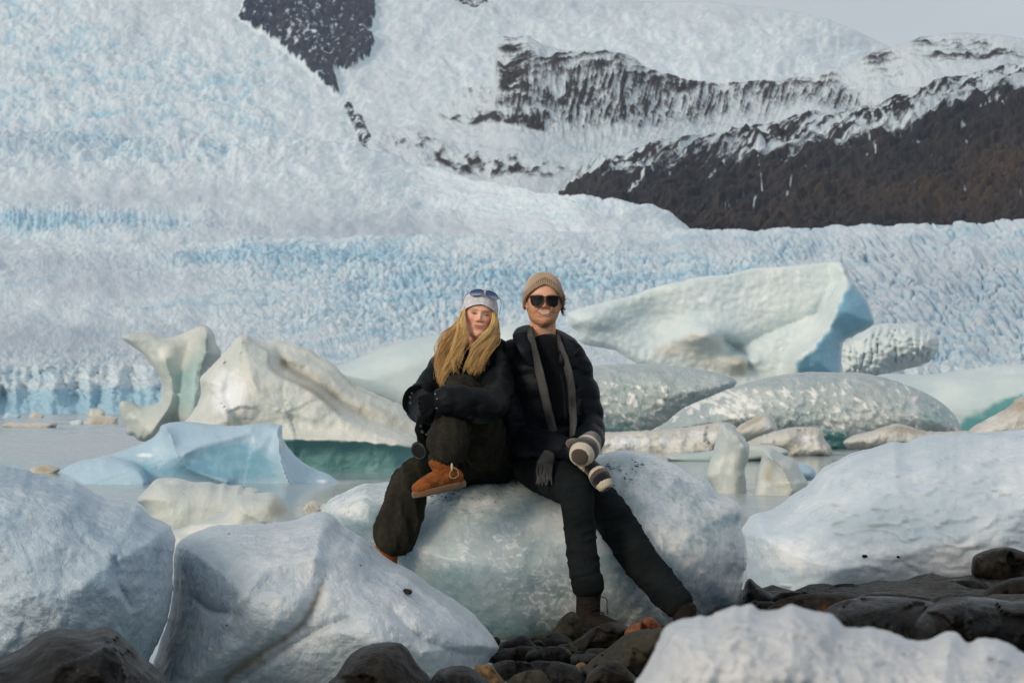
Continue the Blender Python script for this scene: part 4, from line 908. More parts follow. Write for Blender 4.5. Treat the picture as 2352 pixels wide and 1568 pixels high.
def gmat():
    m = NT("shore_gravel"); c = m.coord('Object')
    v = m.vor(c, 28, 'F1', 'Color'); n = m.noise(c, 3, 4)
    q = m.n("ShaderNodeSeparateColor"); m.set(q.inputs[0], v)
    m.p('Base Color', m.mix(q.outputs[0], (.006, .0065, .007), (.035, .030, .024))); m.p('Roughness', .7)
    m.p('Normal', m.bump(m.math('SUBTRACT', 1.0, m.vor(c, 28)), 1, .03)); return m.m
gx, gy = np.meshgrid(np.linspace(-5, 7, 150), np.linspace(1.0, 14.6, 170))
gz = -.12 + .17 * sstep(gx, -.15, .35) * sstep(13.6 - gy, 0, 1.2) + .10 * sstep(gx, .8, 2.2) * sstep(13.8 - gy, 0, 1.5) - .5 * sstep(gy, 13.0, 14.6) + .06 * fbm(gx * 1.3, gy * 1.3, o=3, seed=3)
gz += .18 * sstep(-gx, .2, 1.0) * sstep(8.2 - gy, 0, 1.0) - .10 * sstep(5.5 - gy, 0, 4)
g1, g2, gi, _, _ = voronoi(gx * 5, gy * 5, seed=9)
gz += .05 * np.clip(1 - g1 * g1 * 2, 0, 1) * (gi / 255)
idx = np.arange(gx.size).reshape(gx.shape)
make_mesh("shore_ground", np.stack([gx, gy, gz], -1).reshape(-1, 3), np.stack([idx[:-1, :-1], idx[:-1, 1:], idx[1:, 1:], idx[1:, :-1]], -1).reshape(-1, 4), gmat())['kind'] = 'structure'

rock([(-120, 1530), (-40, 1518), (0, 1506), (30, 1497), (58, 1482), (85, 1460), (110, 1448), (150, 1443), (195, 1447), (225, 1443), (246, 1440), (268, 1450), (290, 1468), (312, 1490), (325, 1508), (345, 1520), (365, 1538), (382, 1560), (400, 1620), (420, 1760), (-120, 1760)], 6.2, K_DARK, "large dark boulder in the bottom left corner in front of the ice", .4, 101, 3)
rock([(735, 1640), (748, 1575), (770, 1553), (785, 1530), (800, 1508), (825, 1488), (855, 1478), (890, 1474), (920, 1477), (938, 1492), (950, 1512), (965, 1532), (985, 1552), (1000, 1580), (1010, 1660), (860, 1700)], 7.4, K_BROWN, "dark rounded boulder at the bottom centre in front of the ice block", .22, 102, 2)
rock([(975, 1600), (990, 1560), (1008, 1538), (1030, 1530), (1055, 1527), (1080, 1532), (1105, 1550), (1130, 1575), (1150, 1660), (1000, 1670)], 7.3, K_DARK, "low dark stone right of the bottom centre boulder", .14, 103, 2)
rock(X6([(-60, 700), (0, 700), (90, 688), (160, 705), (200, 760), (260, 840), (300, 900), (280, 1000), (100, 1000), (-20, 860)]), 7.7, K_TAN, "small tan stone at the bottom wedged between dark ones", None, 104, .8, cell=3)
rock(X6([(870, 300), (905, 250), (940, 190), (985, 130), (1050, 75), (1110, 58), (1180, 90), (1230, 200), (1240, 380), (1100, 450), (920, 420)]), 10.1, K_OLIVE, "olive brown stone standing behind the man's front boot", None, 105, 1, cell=3)
rock(X6([(225, 500), (245, 440), (330, 405), (400, 385), (470, 350), (540, 345), (590, 375), (640, 430), (700, 490), (690, 560), (400, 600), (240, 570)]), 9.3, K_DARK, "dark pointed stone at the water's edge left of the boots", None, 106, 1, cell=3)
rock(X6([(560, 400), (640, 355), (760, 335), (850, 308), (960, 305), (1050, 350), (1120, 420), (1100, 520), (800, 520), (600, 500)]), 9.9, K_OLIVE, "flat sandy stone beneath the man's front boot", None, 107, 1, cell=3)
rock(X6([(770, 370), (820, 325), (900, 305), (980, 335), (1040, 380), (1080, 450), (900, 470), (790, 440)]), 9.7, K_GREY, "small grey stone on top of the flat sandy stone", None, 108, 1, cell=3)
rock(X6([(980, 480), (1090, 430), (1180, 380), (1280, 310), (1370, 250), (1480, 200), (1590, 178), (1680, 195), (1760, 230), (1810, 300), (1800, 400), (1620, 500), (1400, 600), (1250, 660), (1080, 600)]), 9.55, K_BROWN, "big brown stone that the man's front toe rests behind", None, 109, 1.4, cell=3.4)
rock(X6([(1735, 330), (1760, 270), (1840, 215), (1930, 180), (1980, 140), (2050, 122), (2120, 165), (2170, 225), (2200, 300), (2160, 380), (1900, 400), (1760, 370)]), 9.3, K_ORANGE, "bright orange stone between the man's boots", None, 110, 1, cell=2.8)
rock(X6([(1230, 760), (1290, 690), (1380, 600), (1500, 520), (1620, 430), (1720, 350), (1850, 290), (1980, 270), (2200, 262), (2300, 330), (2260, 600), (2100, 850), (1900, 1000), (1300, 1000)]), 8.0, K_OLIVE, "large out of focus olive stone left of the foreground ice", .22, 111, 2)
rock(X6([(120, 620), (160, 550), (240, 530), (400, 490), (560, 465), (640, 480), (700, 520), (660, 620), (500, 680), (200, 700)]), 9.0, K_BROWN, "flat brownish stone at the tip of the ice block", None, 112, 1, cell=3)
rock(X6([(600, 530), (700, 500), (850, 475), (980, 470), (1050, 500), (1110, 570), (1100, 660), (1000, 700), (800, 700), (560, 660), (540, 600)]), 8.9, K_DARK, "black stone with a thin pale vein", None, 113, 1.2, cell=3)
rock(X6([(80, 760), (160, 690), (300, 640), (480, 650), (640, 690), (700, 800), (600, 900), (340, 900), (160, 860)]), 8.2, K_DARK, "dark slab shaped stone right of the small tan stone", None, 114, 1.5, cell=3.4)
rock(X6([(620, 760), (760, 680), (900, 650), (1060, 680), (1180, 720), (1260, 800), (1280, 1000), (600, 1000)]), 7.9, K_DARK, "blurry black stone at the bottom edge below the veined stone", None, 115, 1.5, cell=3.4)
rock(X6([(300, 960), (380, 850), (480, 790), (620, 760), (740, 760), (820, 850), (840, 1050), (300, 1080)]), 7.6, K_OLIVE, "mottled olive stone at the bottom edge", None, 116, 1.5, cell=3.4)
rock(X6([(1240, 1000), (1290, 820), (1400, 720), (1500, 660), (1620, 638), (1700, 680), (1800, 770), (1880, 860), (1900, 1050), (1250, 1060)]), 7.5, K_BROWN, "angular brown stone at the bottom edge in front of the olive stone", None, 117, 1.5, cell=3.4)
rock(X6([(1150, 750), (1155, 700), (1200, 670), (1250, 668), (1285, 700), (1270, 740), (1200, 770)]), 8.3, K_TAN, "tiny pale pebble between the dark stones", None, 118, .5, cell=2)
rock(X6([(155, 400), (175, 362), (215, 360), (250, 395), (255, 440), (220, 480), (170, 460)]), 9.9, K_BROWN, "small knobbly stone in the shallow water", None, 119, .5, cell=2)
rock(X6([(1090, 600), (1180, 570), (1300, 560), (1420, 570), (1400, 650), (1300, 680), (1120, 690)]), 8.6, K_GREY, "grey stone under the big brown stone", None, 120, .8, cell=3)
# right bank
rock(X4([(2112, 380), (2114, 310), (2130, 290), (2170, 270), (2230, 256), (2290, 254), (2352, 275), (2460, 300), (2480, 420), (2300, 440), (2150, 420)]), 12.4, K_BROWN, "big angular boulder on the right bank at the frame edge", None, 130, 1.5)
rock(X4([(2140, 520), (2160, 470), (2210, 430), (2280, 400), (2352, 388), (2480, 380), (2500, 600), (2200, 600)]), 11.2, K_RUST, "rust patched boulder below the angular one at the right edge", None, 131, 1.5)
rock(X4([(1930, 470), (1960, 425), (2000, 405), (2060, 398), (2130, 402), (2180, 425), (2190, 480), (2120, 520), (1980, 510)]), 12, K_DARK, "smooth dark stone left of the angular boulder", None, 132, 1)
rock(X4([(1770, 480), (1800, 448), (1850, 432), (1910, 426), (1960, 440), (1990, 480), (1900, 520), (1790, 510)]), 12.2, K_BROWN, "brown stone in the middle of the right bank's skyline", None, 133, 1)
rock(X4([(1600, 470), (1620, 438), (1670, 430), (1720, 435), (1760, 440), (1800, 455), (1820, 490), (1700, 510), (1610, 500)]), 12.4, K_DARK, "long low dark stone on the right bank's skyline", None, 134, 1)
rock(X4([(1450, 470), (1458, 438), (1490, 425), (1550, 420), (1590, 428), (1615, 450), (1620, 490), (1540, 510), (1460, 500)]), 12.4, K_GREY, "grey domed stone on the right bank's skyline", None, 135, 1)
rock(X4([(1180, 520), (1200, 480), (1230, 460), (1280, 455), (1320, 458), (1345, 452), (1370, 470), (1390, 510), (1300, 540), (1190, 540)]), 11.6, K_DARK, "dark stone right of the tall pointed shore stone", None, 136, 1)
rock(X4([(1030, 530), (1050, 500), (1062, 450), (1075, 410), (1095, 396), (1120, 420), (1160, 450), (1205, 485), (1190, 530), (1100, 550)]), 11.8, K_DARK, "black pointed stone leaning against the seat boulder", None, 137, 1)
rock(X4([(1160, 560), (1200, 510), (1260, 485), (1330, 470), (1400, 465), (1480, 468), (1560, 475), (1620, 500), (1640, 580), (1400, 640), (1200, 620)]), 10.6, K_RUST, "broad brownish stone above the foreground ice", None, 138, 2)
rock(X4([(1400, 620), (1440, 540), (1520, 500), (1620, 480), (1740, 478), (1850, 490), (1960, 520), (1990, 620), (1960, 760), (1500, 760)]), 8.8, K_DARK, "wide blurred dark stone above the middle of the foreground ice", .3, 139, 2)
rock(X4([(1840, 640), (1880, 560), (1960, 500), (2060, 480), (2180, 485), (2300, 500), (2460, 520), (2500, 800), (1900, 800)]), 8.4, K_DARK, "wide blurred dark stone at the right edge behind the foreground ice", .35, 140, 2)
rock(X4([(1540, 540), (1620, 468), (1720, 460), (1820, 470), (1900, 480), (1960, 500), (1900, 560), (1600, 580)]), 10.4, K_BROWN, "flattish brown stone in the centre of the right bank", None, 141, 1.5)
rock(X4([(1880, 540), (1930, 490), (2010, 470), (2100, 468), (2180, 480), (2220, 540), (2100, 580), (1920, 570)]), 10.2, K_GREY, "grey brown stone right of the centre of the bank", None, 142, 1.5)
# loose small stones that fill the gaps
fr_ = random.Random(4)
for i in range(34):
    if i < 16: u, v, d = fr_.uniform(1150, 1500), fr_.uniform(1470, 1590), 0
    else: u, v, d = fr_.uniform(1700, 2380), fr_.uniform(1372, 1500), 0
    d = float(np.interp(v, [1370, 1470, 1600], [12.0, 9.3, 7.7])) + .25
    s = fr_.uniform(10, 30) * 10 / d
    mt, cw = fr_.choice([(K_DARK, 'black'), (K_BROWN, 'brown'), (K_DARK, 'black'), (K_GREY, 'grey'), (K_OLIVE, 'olive')])
    sw = 'tiny' if s < 15 else 'small' if s < 22 else 'medium'
    near = min([("the orange stone", 1475, 1435), ("the big brown stone", 1370, 1460), ("the veined black stone", 1260, 1500), ("the tan stone", 1120, 1545), ("the olive stone", 1440, 1510), ("the angular boulder", 2240, 1290), ("the rust patched boulder", 2280, 1350),
                ("the smooth dark bank stone", 2080, 1360), ("the domed grey bank stone", 1940, 1360), ("the black pointed stone", 1725, 1350), ("the broad brownish bank stone", 1880, 1400), ("the wide blurred dark stones", 2050, 1430)], key=lambda q: (q[1] - u) ** 2 + (q[2] - v) ** 2)
    side = ('left' if u < near[1] else 'right') if abs(u - near[1]) > abs(v - near[2]) else ('above' if v < near[2] else 'below')
    lab = f"{sw} {cw} gap stone " + (f"{side} of {near[0]}" if side in ('left', 'right') else f"{side} {near[0]}")
    orock(u, v, s * fr_.uniform(1, 1.7), s * .75, d, mt, lab, 200 + i, group="small gap filling shore stones")
from mathutils.bvhtree import BVHTree
_bvh = {}
def hit(ob, u, v, miss=None):
    """depth at which the line of sight through (u, v) meets an object"""
    if ob.name not in _bvh:
        me = ob.data; n = len(me.vertices); co = np.empty(n * 3, np.float32); me.vertices.foreach_get('co', co)
        co = co.reshape(-1, 3) + np.array(ob.location, np.float32)
        _bvh[ob.name] = BVHTree.FromPolygons([tuple(c) for c in co.tolist()], [tuple(p.vertices) for p in me.polygons])
    o = Vector((0, 0, CAMZ)); d = (PV(u, v, 10) - o).normalized()
    h = _bvh[ob.name].ray_cast(o, d)
    return h[0].y if h[0] is not None else miss
OB = bpy.data.objects
# single pebbles lying on the ice
def pebble(on, u, v, r, label, seed, mat=None):
    d = hit(OB[on], u, v, 9)
    orock(u, v, r, r * .62, d, mat or K_DARK, label, seed, group="pebbles on the ice", cell=max(1.2, r / 5), jag=.3)
pebble("ice_block", 935, 1358, 12, "brown pebble lying on the slope of the white ice block", 301, K_BROWN)
pebble("ice_slab", 1986, 1277, 7, "dark pebble stuck on the scalloped slab, left one of two", 302)
pebble("ice_slab", 2063, 1278, 4.5, "tiny dark pebble stuck on the scalloped slab, right one of two", 303)
pebble("ice_block", 828, 1298, 3, "tiny dark grit grain high on the white ice block", 304)
pebble("ice_block", 521, 1435, 2.8, "tiny dark grit grain on the left part of the white ice block", 305)
pebble("ice_block", 526, 1226, 3, "tiny dark grit grain on the top left edge of the white ice block", 306)
# dark grit scattered on the seat boulder, too many to count
gv, gf = [], []
gr = random.Random(8)
for (cu, cv, su, sv, n) in [(1130, 1104, 26, 5, 70), (1150, 1110, 26, 4, 25), (1012, 1138, 16, 7, 40), (1400, 1074, 20, 5, 26), (1440, 1092, 22, 14, 14), (1450, 1066, 18, 5, 10), (1090, 1130, 60, 16, 14)]:
    for _ in range(n):
        u, v = gr.gauss(cu, su), gr.gauss(cv, sv)
        d = hit(OB["seat_boulder"], u, v)
        if d is None: continue
        p = np.array(PV(u, v, d)); s_ = gr.uniform(.0015, .0055); b = len(gv)
        k = gr.uniform(1, 2.4)
        for q in [(s_ * k, 0, 0), (-s_ * k, 0, 0), (0, s_, 0), (0, -s_, 0), (0, 0, s_ * .6), (0, 0, -s_ * .6)]: gv.append(tuple(p + np.array(q)))
        for (a_, b_) in ((0, 2), (2, 1), (1, 3), (3, 0)):
            gf.append((b + a_, b + b_, b + 4)); gf.append((b + b_, b + a_, b + 5))
tag(make_mesh("grit", np.array(gv), np.array(gf), K_DARK), "black grit sprinkled on top of the ice boulder around the couple", "grit", kind='stuff')
# ================================================================== PEOPLE
DS = 10.8
def J(u, v, d=DS): return np.array(PV(u, v, d))

def tube(pts, radii, n=24, seg=10, up=(0, 0, 1), mod=None, caps=True, flat_ends=False):
    """loft along smoothed points; radii: scalar or (side, other) per point; mod(t, ang)->radius factor"""
    pts = np.array(pts, float)
    rr = np.array([(r, r) if np.isscalar(r) else r for r in radii], float)
    c = catmull(np.c_[pts, rr], seg, False)
    Pn, Rn = c[:, :3], c[:, 3:]
    T = np.gradient(Pn, axis=0); T /= np.linalg.norm(T, axis=1)[:, None] + 1e-9
    a = np.array(up, float)
    if abs(a @ T[0]) > .95: a = np.array((0, 1, 0.))
    X = np.cross(T[0], a); X /= np.linalg.norm(X)
    rows = []; ang = np.linspace(0, 2 * np.pi, n, endpoint=False); tt = np.linspace(0, 1, len(Pn))
    for i in range(len(Pn)):
        X = X - T[i] * (X @ T[i]); X /= np.linalg.norm(X); Y = np.cross(T[i], X)
        k = np.ones(n) if mod is None else mod(tt[i], ang)
        rows.append(Pn[i] + (np.cos(ang) * k * Rn[i, 0])[:, None] * X + (np.sin(ang) * k * Rn[i, 1])[:, None] * Y)
    V = np.concatenate(rows); m = len(rows)
    idx = np.arange(m * n).reshape(m, n); nx = np.roll(idx, -1, 1)
    Fq = np.stack([idx[:-1], idx[1:], nx[1:], nx[:-1]], -1).reshape(-1, 4)
    if caps:
        # rounded ends
        for e, sgn in ((0, -1), (m - 1, 1)):
            ce = rows[e].mean(0); r0 = 0 if flat_ends else min(Rn[e]) * .55
            mid = ce + (rows[e] - ce) * .72 + T[e] * sgn * r0 * .7
            tip = (ce + T[e] * sgn * r0)[None]
            b = len(V); V = np.concatenate([V, mid, tip])
            ring = idx[e]; r2 = b + np.arange(n); ti = b + n
            q = np.stack([ring, np.roll(ring, -1), np.roll(r2, -1), r2], -1)
            if sgn > 0: q = q[:, ::-1]
            t = np.stack([r2, np.roll(r2, -1), np.full(n, ti), np.full(n, ti)], -1)
            if sgn > 0: t = t[:, [1, 0, 2, 3]]
            Fq = np.concatenate([Fq, q[:, ::-1], t[:, ::-1]]) if False else np.concatenate([Fq, q, t])
    return V, Fq
def join(parts):
    V, Fs, o = [], [], 0
    for v, f in parts:
        V.append(v); Fs.append(f + o); o += len(v)
    return np.concatenate(V), np.concatenate(Fs)
def tri_ok(f):
    """split degenerate quads (last two equal) into triangles"""
    d = f[:, 2] == f[:, 3]
    return [f[~d], f[d][:, :3]]
def voxel(parts, size, smooth=4, factor=.5):
    V, Fq = join(parts)
    o = make_mesh("tmp_shape", V, tri_ok(Fq))
    m = o.modifiers.new("r", 'REMESH'); m.mode = 'VOXEL'; m.voxel_size = size
    if smooth:
        s = o.modifiers.new("s", 'SMOOTH'); s.iterations = smooth; s.factor = factor
    dg = bpy.context.evaluated_depsgraph_get(); dg.update()
    me = bpy.data.meshes.new_from_object(o.evaluated_get(dg))
    n = len(me.vertices); v = np.empty(n * 3, np.float32); me.vertices.foreach_get('co', v); v = v.reshape(-1, 3)
    nr = np.empty(n * 3, np.float32); me.vertex_normals.foreach_get('vector', nr); nr = nr.reshape(-1, 3)
    k = len(me.loops); li = np.empty(k, np.int32); me.loops.foreach_get('vertex_index', li)
    tot = np.empty(len(me.polygons), np.int32); me.polygons.foreach_get('loop_total', tot)
    f = li.reshape(-1, 4) if (tot == 4).all() else None
    if f is None:
        st = np.cumsum(tot) - tot; f = [li[(st[tot == q][:, None] + np.arange(q))] for q in np.unique(tot)]
    old = o.data; bpy.data.objects.remove(o); bpy.data.meshes.remove(old); bpy.data.meshes.remove(me)
    return v, f, nr
def xz(u, v, d=DS):
    p = J(u, v, d); return p[0], p[2]

# ---------------------------------------------------------------- materials
def cloth(name, col, col2, scale=60, rough=.75, sheen=.3, bump=.4, bd=.004, crease=(8, 8, 8), cr=.5, spec=.25):
    m = NT(name); c = m.coord('Object'); cz = m.coord('Object', crease)
    n = m.noise(c, scale, 4, .6); w = m.noise(cz, 1.0, 2, .5, .25)
    m.p('Base Color', m.mix(m.rng(m.math('ADD', m.math('MULTIPLY', n, .4), m.math('MULTIPLY', w, .6)), .35, .65), col, col2))
    m.p('Roughness', rough); m.p('Specular IOR Level', spec); m.p('Sheen Weight', sheen); m.p('Sheen Roughness', .6)
    nb = m.bump(w, cr, .03)
    m.p('Normal', m.bump(n, bump, bd, nb)); return m.m
M_JACK = cloth("black_navy_nylon", (.0025, .0042, .0072), (.0055, .0080, .012), rough=.5, sheen=0, crease=(9, 9, 20), cr=.3, spec=.12)
M_JACKW = cloth("black_nylon_parka", (.0030, .0044, .0062), (.0065, .0085, .0105), rough=.52, sheen=0, crease=(10, 10, 16), cr=.3, spec=.12)
M_TEE = cloth("black_jersey", (.004, .005, .007), (.007, .008, .011), rough=.9, sheen=.05, spec=.1)
M_TROU = cloth("charcoal_trousers", (.0068, .0090, .0102), (.0125, .0155, .0170), rough=.85, sheen=0, crease=(5, 5, 12), cr=.35, bd=.001, spec=.06)
M_OLIVE = cloth("olive_khaki_trousers", (.015, .0145, .011), (.032, .030, .0225), rough=.85, sheen=0, crease=(14, 14, 4), cr=.4, bd=.001, spec=.06)
M_SCARF = cloth("dark_grey_wool", (.028, .029, .030), (.11, .11, .11), scale=420, rough=1, sheen=0, bump=.9, bd=.003, spec=.05)
M_SUEDE = cloth("tan_suede", (.15, .042, .010), (.28, .088, .022), scale=90, rough=.95, sheen=.05, crease=(18, 18, 26), cr=.4, spec=.1)
M_SUEDE_SOLE = cloth("suede_boot_sole", (.13, .065, .025), (.20, .10, .045), rough=.9)
M_LEATH = cloth("dark_brown_nubuck", (.0050, .0028, .0020), (.013, .0068, .0045), scale=120, rough=.8, sheen=0, crease=(20, 20, 30), cr=.4)
M_RUBB = cloth("black_rubber", (.004, .0055, .006), (.008, .010, .0105), rough=.7, sheen=0)
M_BLACK = cloth("black_fleece", (.003, .004, .005), (.006, .007, .008), scale=200, rough=.95, sheen=0, bump=.6, spec=.1)
m = NT("beige_rib_knit"); R_, G_, B_ = m.attr(); c = m.coord('Object'); n = m.noise(c, 260, 3)
m.p('Base Color', m.mix(m.rng(m.math('ADD', R_, m.math('MULTIPLY', m.math('SUBTRACT', n, .5), .7)), .1, .9), (.24, .165, .105), (.52, .40, .29))); m.p('Roughness', 1); m.p('Sheen Weight', .1); m.p('Specular IOR Level', .1)
m.p('Normal', m.bump(n, .6, .003)); M_BEIGE = m.m
m = NT("pale_grey_jersey_hat"); c = m.coord('Object', (1, 1, 1.6)); n = m.noise(c, 17, 2, .5, 2.2); ff = m.noise(c, 300, 2)
m.p('Base Color', m.mix(m.rng(n, .55, .62), (.56, .56, .61), (.74, .74, .77))); m.p('Roughness', .85); m.p('Sheen Weight', .2)
m.p('Normal', m.bump(m.math('ADD', n, m.math('MULTIPLY', ff, .2)), .5, .008)); M_PALE = m.m
def skin(name, base, red, dark, stub):
    m = NT(name); R, G, B = m.attr(); c = m.coord('Object'); n = m.noise(c, 90, 4); n2 = m.noise(c, 14, 3)
    b = m.mix(m.rng(n2, .35, .65), base, tuple(x * y for x, y in zip(base, (1.06, .93, .90))))
    b = m.mix(m.math('MULTIPLY', B, m.rng(n, .2, .7, .6, 1), True), b, stub)
    b = m.mix(R, b, red); b = m.mix(G, b, dark)
    m.p('Base Color', b); m.p('Roughness', .48); m.p('Specular IOR Level', .4)
    m.p('Subsurface Weight', .15); m.p('Subsurface Radius', (1, .35, .2)); m.p('Subsurface Scale', .006)
    m.p('Normal', m.bump(n, .12, .002)); return m.m
M_SKINM = skin("skin_tanned_man", (.76, .43, .285), (.50, .13, .09), (.05, .022, .015), (.42, .20, .105))
M_SKINW = skin("skin_fair_woman", (.80, .48, .34), (.55, .13, .10), (.075, .040, .028), (.50, .20, .13))
def flat(name, col, rough=.5, spec=.5, metal=0.0, coat=0.0):
    m = NT(name); c = m.coord('Object'); n = m.noise(c, 120, 2)
    m.p('Base Color', m.mix(m.rng(n, .3, .7, 0, .4), col, tuple(x * .8 for x in col))); m.p('Roughness', rough); m.p('Specular IOR Level', spec); m.p('Metallic', metal); m.p('Coat Weight', coat); return m.m
M_TOOTH = flat("teeth_enamel", (.58, .53, .47), .35)
M_LENSD = flat("dark_lens", (.002, .002, .003), .12, .25)
M_TORT = flat("dark_tortoise_frame", (.022, .006, .005), .3, .4)
m = NT("blue_gradient_lens"); c = m.coord('Generated'); s_ = m.n("ShaderNodeSeparateXYZ"); m.set(s_.inputs[0], c)
m.p('Base Color', m.mix(m.rng(s_.outputs[2], .05, .6), (.34, .40, .56), (.055, .085, .20))); m.p('Roughness', .12); m.p('Metallic', .45); M_LENSB = m.m
M_METAL = flat("dark_metal_frame", (.03, .03, .04), .3, .5, .8)
M_HAIRM = cloth("brown_hair", (.030, .016, .009), (.07, .038, .02), scale=300, rough=.6)
m = NT("golden_blonde_hair"); R_, G_, B_ = m.attr(); c = m.coord('Object', (60, 60, 6)); n = m.noise(c, 1, 3)
hc = m.mix(R_, (.90, .62, .24), (.40, .18, .050)); hc = m.mix(G_, hc, (.98, .82, .48)); m.p('Base Color', hc); m.p('Roughness', .42); m.p('Specular IOR Level', .45); M_BLOND = m.m
m = NT("eye"); R_, G_, B_ = m.attr(); m.p('Base Color', m.mix(G_, m.mix(R_, (.40, .36, .33), (.05, .07, .10)), (.004, .004, .004))); m.p('Roughness', .15); M_EYE = m.m

# ---------------------------------------------------------------- heads
def head_mesh(P_, sc=1.0):
    """rings from neck to crown in head space: x right in the picture, -y towards the viewer's side, z up"""
    zs = np.concatenate([np.linspace(-.235, -.125, 30, endpoint=False), np.linspace(-.125, .112, 150), [.1145, .1158]])
    th = np.linspace(0, 2 * np.pi, 170, endpoint=False)
    Z, TH = np.meshgrid(zs, th, indexing='ij')
    r = head_r(TH, Z, P_)
    r[-1] *= .25
    X = r * np.sin(TH); Y = -r * np.cos(TH) + .008
    feat, mk = P_['face'](X, Z, TH)
    front = sstep(np.cos(TH), .1, .5)
    Y = Y - feat * front + .50 * np.clip(-.118 - Z, 0, 1)
    # widening features act sideways as well
    V = np.stack([X, Y, Z], -1).reshape(-1, 3) * sc
    m, n = Z.shape; idx = np.arange(m * n).reshape(m, n); nx = np.roll(idx, -1, 1)
    Fq = np.stack([idx[:-1], nx[:-1], nx[1:], idx[1:]], -1).reshape(-1, 4)
    top = np.stack([idx[-1], nx[-1], np.full(n, len(V)), np.full(n, len(V))], -1)
    V = np.concatenate([V, [[0, .008 * sc, .1165 * sc]]])
    Fq = np.concatenate([Fq, top])
    mk = np.stack([q * front for q in mk], -1).reshape(-1, 3); mk = np.concatenate([mk, [[0, 0, 0]]])
    return V, Fq, mk
HZ = np.array([-.30, -.128, -.120, -.112, -.104, -.09, -.075, -.055, -.03, 0, .02, .05, .075, .095, .108, .1158])
def head_r(TH, Z, P_):
    w = np.interp(Z, HZ, np.array(P_['w'])); f = np.interp(Z, HZ, np.array(P_['f'])); b = np.interp(Z, HZ, np.array(P_['b']))
    s, c = np.abs(np.sin(TH)), np.cos(TH)
    e = 2.25
    ext = np.where(c > 0, f, b)
    rh = 1 / (((s / w) ** e + (np.abs(c) / ext) ** e) ** (1 / e) + 1e-9)
    nw = np.interp(Z, [-.3, -.2, -.12, -.08, -.04, 0], np.array([1.25, 1.04, 1.0, 1.0, .9, .3]) * P_['neck'])
    nf = np.interp(Z, [-.3, -.2, -.125, -.10, -.06], [.045, .046, .045, .03, .01])
    nb = np.interp(Z, [-.3, -.2, -.12, -.05, 0], [.075, .072, .07, .06, .02])
    ne = np.where(c > 0, nf, nb)
    rn = 1 / (((s / nw) ** 2 + (np.abs(c) / ne) ** 2) ** .5 + 1e-9)
    k = .006
    mx_ = np.maximum(rh, rn); dlt = np.abs(rh - rn)
    r = mx_ + k * .25 * np.maximum(1 - dlt / k, 0) ** 2
    ear = np.exp(-((s - 1) / .06) ** 2 - ((Z + .015) / .028) ** 2) * (c < .35) * .012 * P_.get('ear', 1)
    return r + ear
def g(X, Z, a, b, ra, rb): return np.exp(-((X - a) / ra) ** 2 - ((Z - b) / rb) ** 2)
def face_common(X, Z, o):
    f = 0
    nb = np.interp(Z, [-.042, -.038, -.030, -.024, -.012, .004, .016, .024], [0, .006, .0195, .0215, .014, .0075, .003, 0])
    nw_ = np.interp(Z, [-.042, -.032, -.02, .0, .02], [.012, .0115, .0085, .0075, .012])
    f = f + nb * np.exp(-(X / nw_) ** 2) * o.get('nose', 1)
    for s in (-1, 1):
        f = f + .0085 * g(X, Z, s * .0135, -.0315, .0065, .006)
        f = f - .0095 * g(X, Z, s * .031, .002, .018, .0110)
        f = f + .0055 * g(X, Z, s * .031, -.001, .0125, .0072)     # eyeball under the lids
        f = f + .0035 * g(X, Z, s * .030, .018, .022, .006)
        f = f + .0050 * g(X, Z, s * .046, -.026, .018, .016)       # cheekbone
        f = f - .0035 * g(X, Z, s * .050, -.066, .014, .020)
    f = f + .0060 * g(X, Z, 0, -.098, .016, .012)                   # chin
    f = f - .0030 * g(X, Z, 0, -.079, .020, .005)
    f = f - .0012 * g(X, Z, 0, -.046, .003, .006)
    return f
def face_woman(X, Z, TH):
    f = face_common(X, Z, dict(nose=.85))
    zc = -.0585 + .10 * np.minimum(np.abs(X), .03) ** 2 / .03 * 1.2        # gentle closed-mouth smile
    mw = np.clip(1 - (np.abs(X) / .026) ** 2.4, 0, 1)
    up = np.exp(-((Z - zc - .0036) / .0032) ** 2) * mw; lo = np.exp(-((Z - zc + .0048) / .0044) ** 2) * mw
    gr = np.exp(-((Z - zc) / .0013) ** 2) * np.clip(1 - (np.abs(X) / .029) ** 4, 0, 1)
    f = f + .0032 * up + .0048 * lo - .0045 * gr
    R = np.clip(1.05 * np.maximum(up, lo) ** .7, 0, 1) * .85
    cheek = sum(g(X, Z, s * .044, -.030, .020, .018) for s in (-1, 1))
    R = np.maximum(R, .42 * cheek); R = np.maximum(R, .45 * g(X, Z, 0, -.027, .014, .009)); R = np.maximum(R, .10 * g(X, Z, 0, -.1, .02, .012))
    G = gr * .8
    for s in (-1, 1):
        x = s * X - .031
        brow = np.exp(-((Z - (.0195 - 9 * (x - .003) ** 2)) / .0026) ** 2) * np.exp(-(x / .019) ** 4)
        G = np.maximum(G, .55 * brow)
        lid = np.exp(-((Z - (.0048 - x * x * 14)) / .0019) ** 2) * np.exp(-(x / .0165) ** 6)
        low = np.exp(-((Z - (-.0052 + x * x * 12)) / .0012) ** 2) * np.exp(-(x / .0145) ** 6)
        G = np.maximum(G, 1.0 * lid); G = np.maximum(G, .65 * low)
        G = np.maximum(G, .30 * g(X, Z, s * .030, .009, .017, .004))
        G = np.maximum(G, .75 * g(X, Z, s * .008, -.0375, .0035, .0018))
        f = f - .0022 * np.exp(-((Z + .052 + .002) / .010) ** 2) * g(X, Z, s * .0315, -.053, .0035, .012)
        R = np.maximum(R, .22 * g(X, Z, s * .018, .0, .006, .008))
    B = .35 * cheek
    return f, (R, np.clip(G, 0, 1), B)
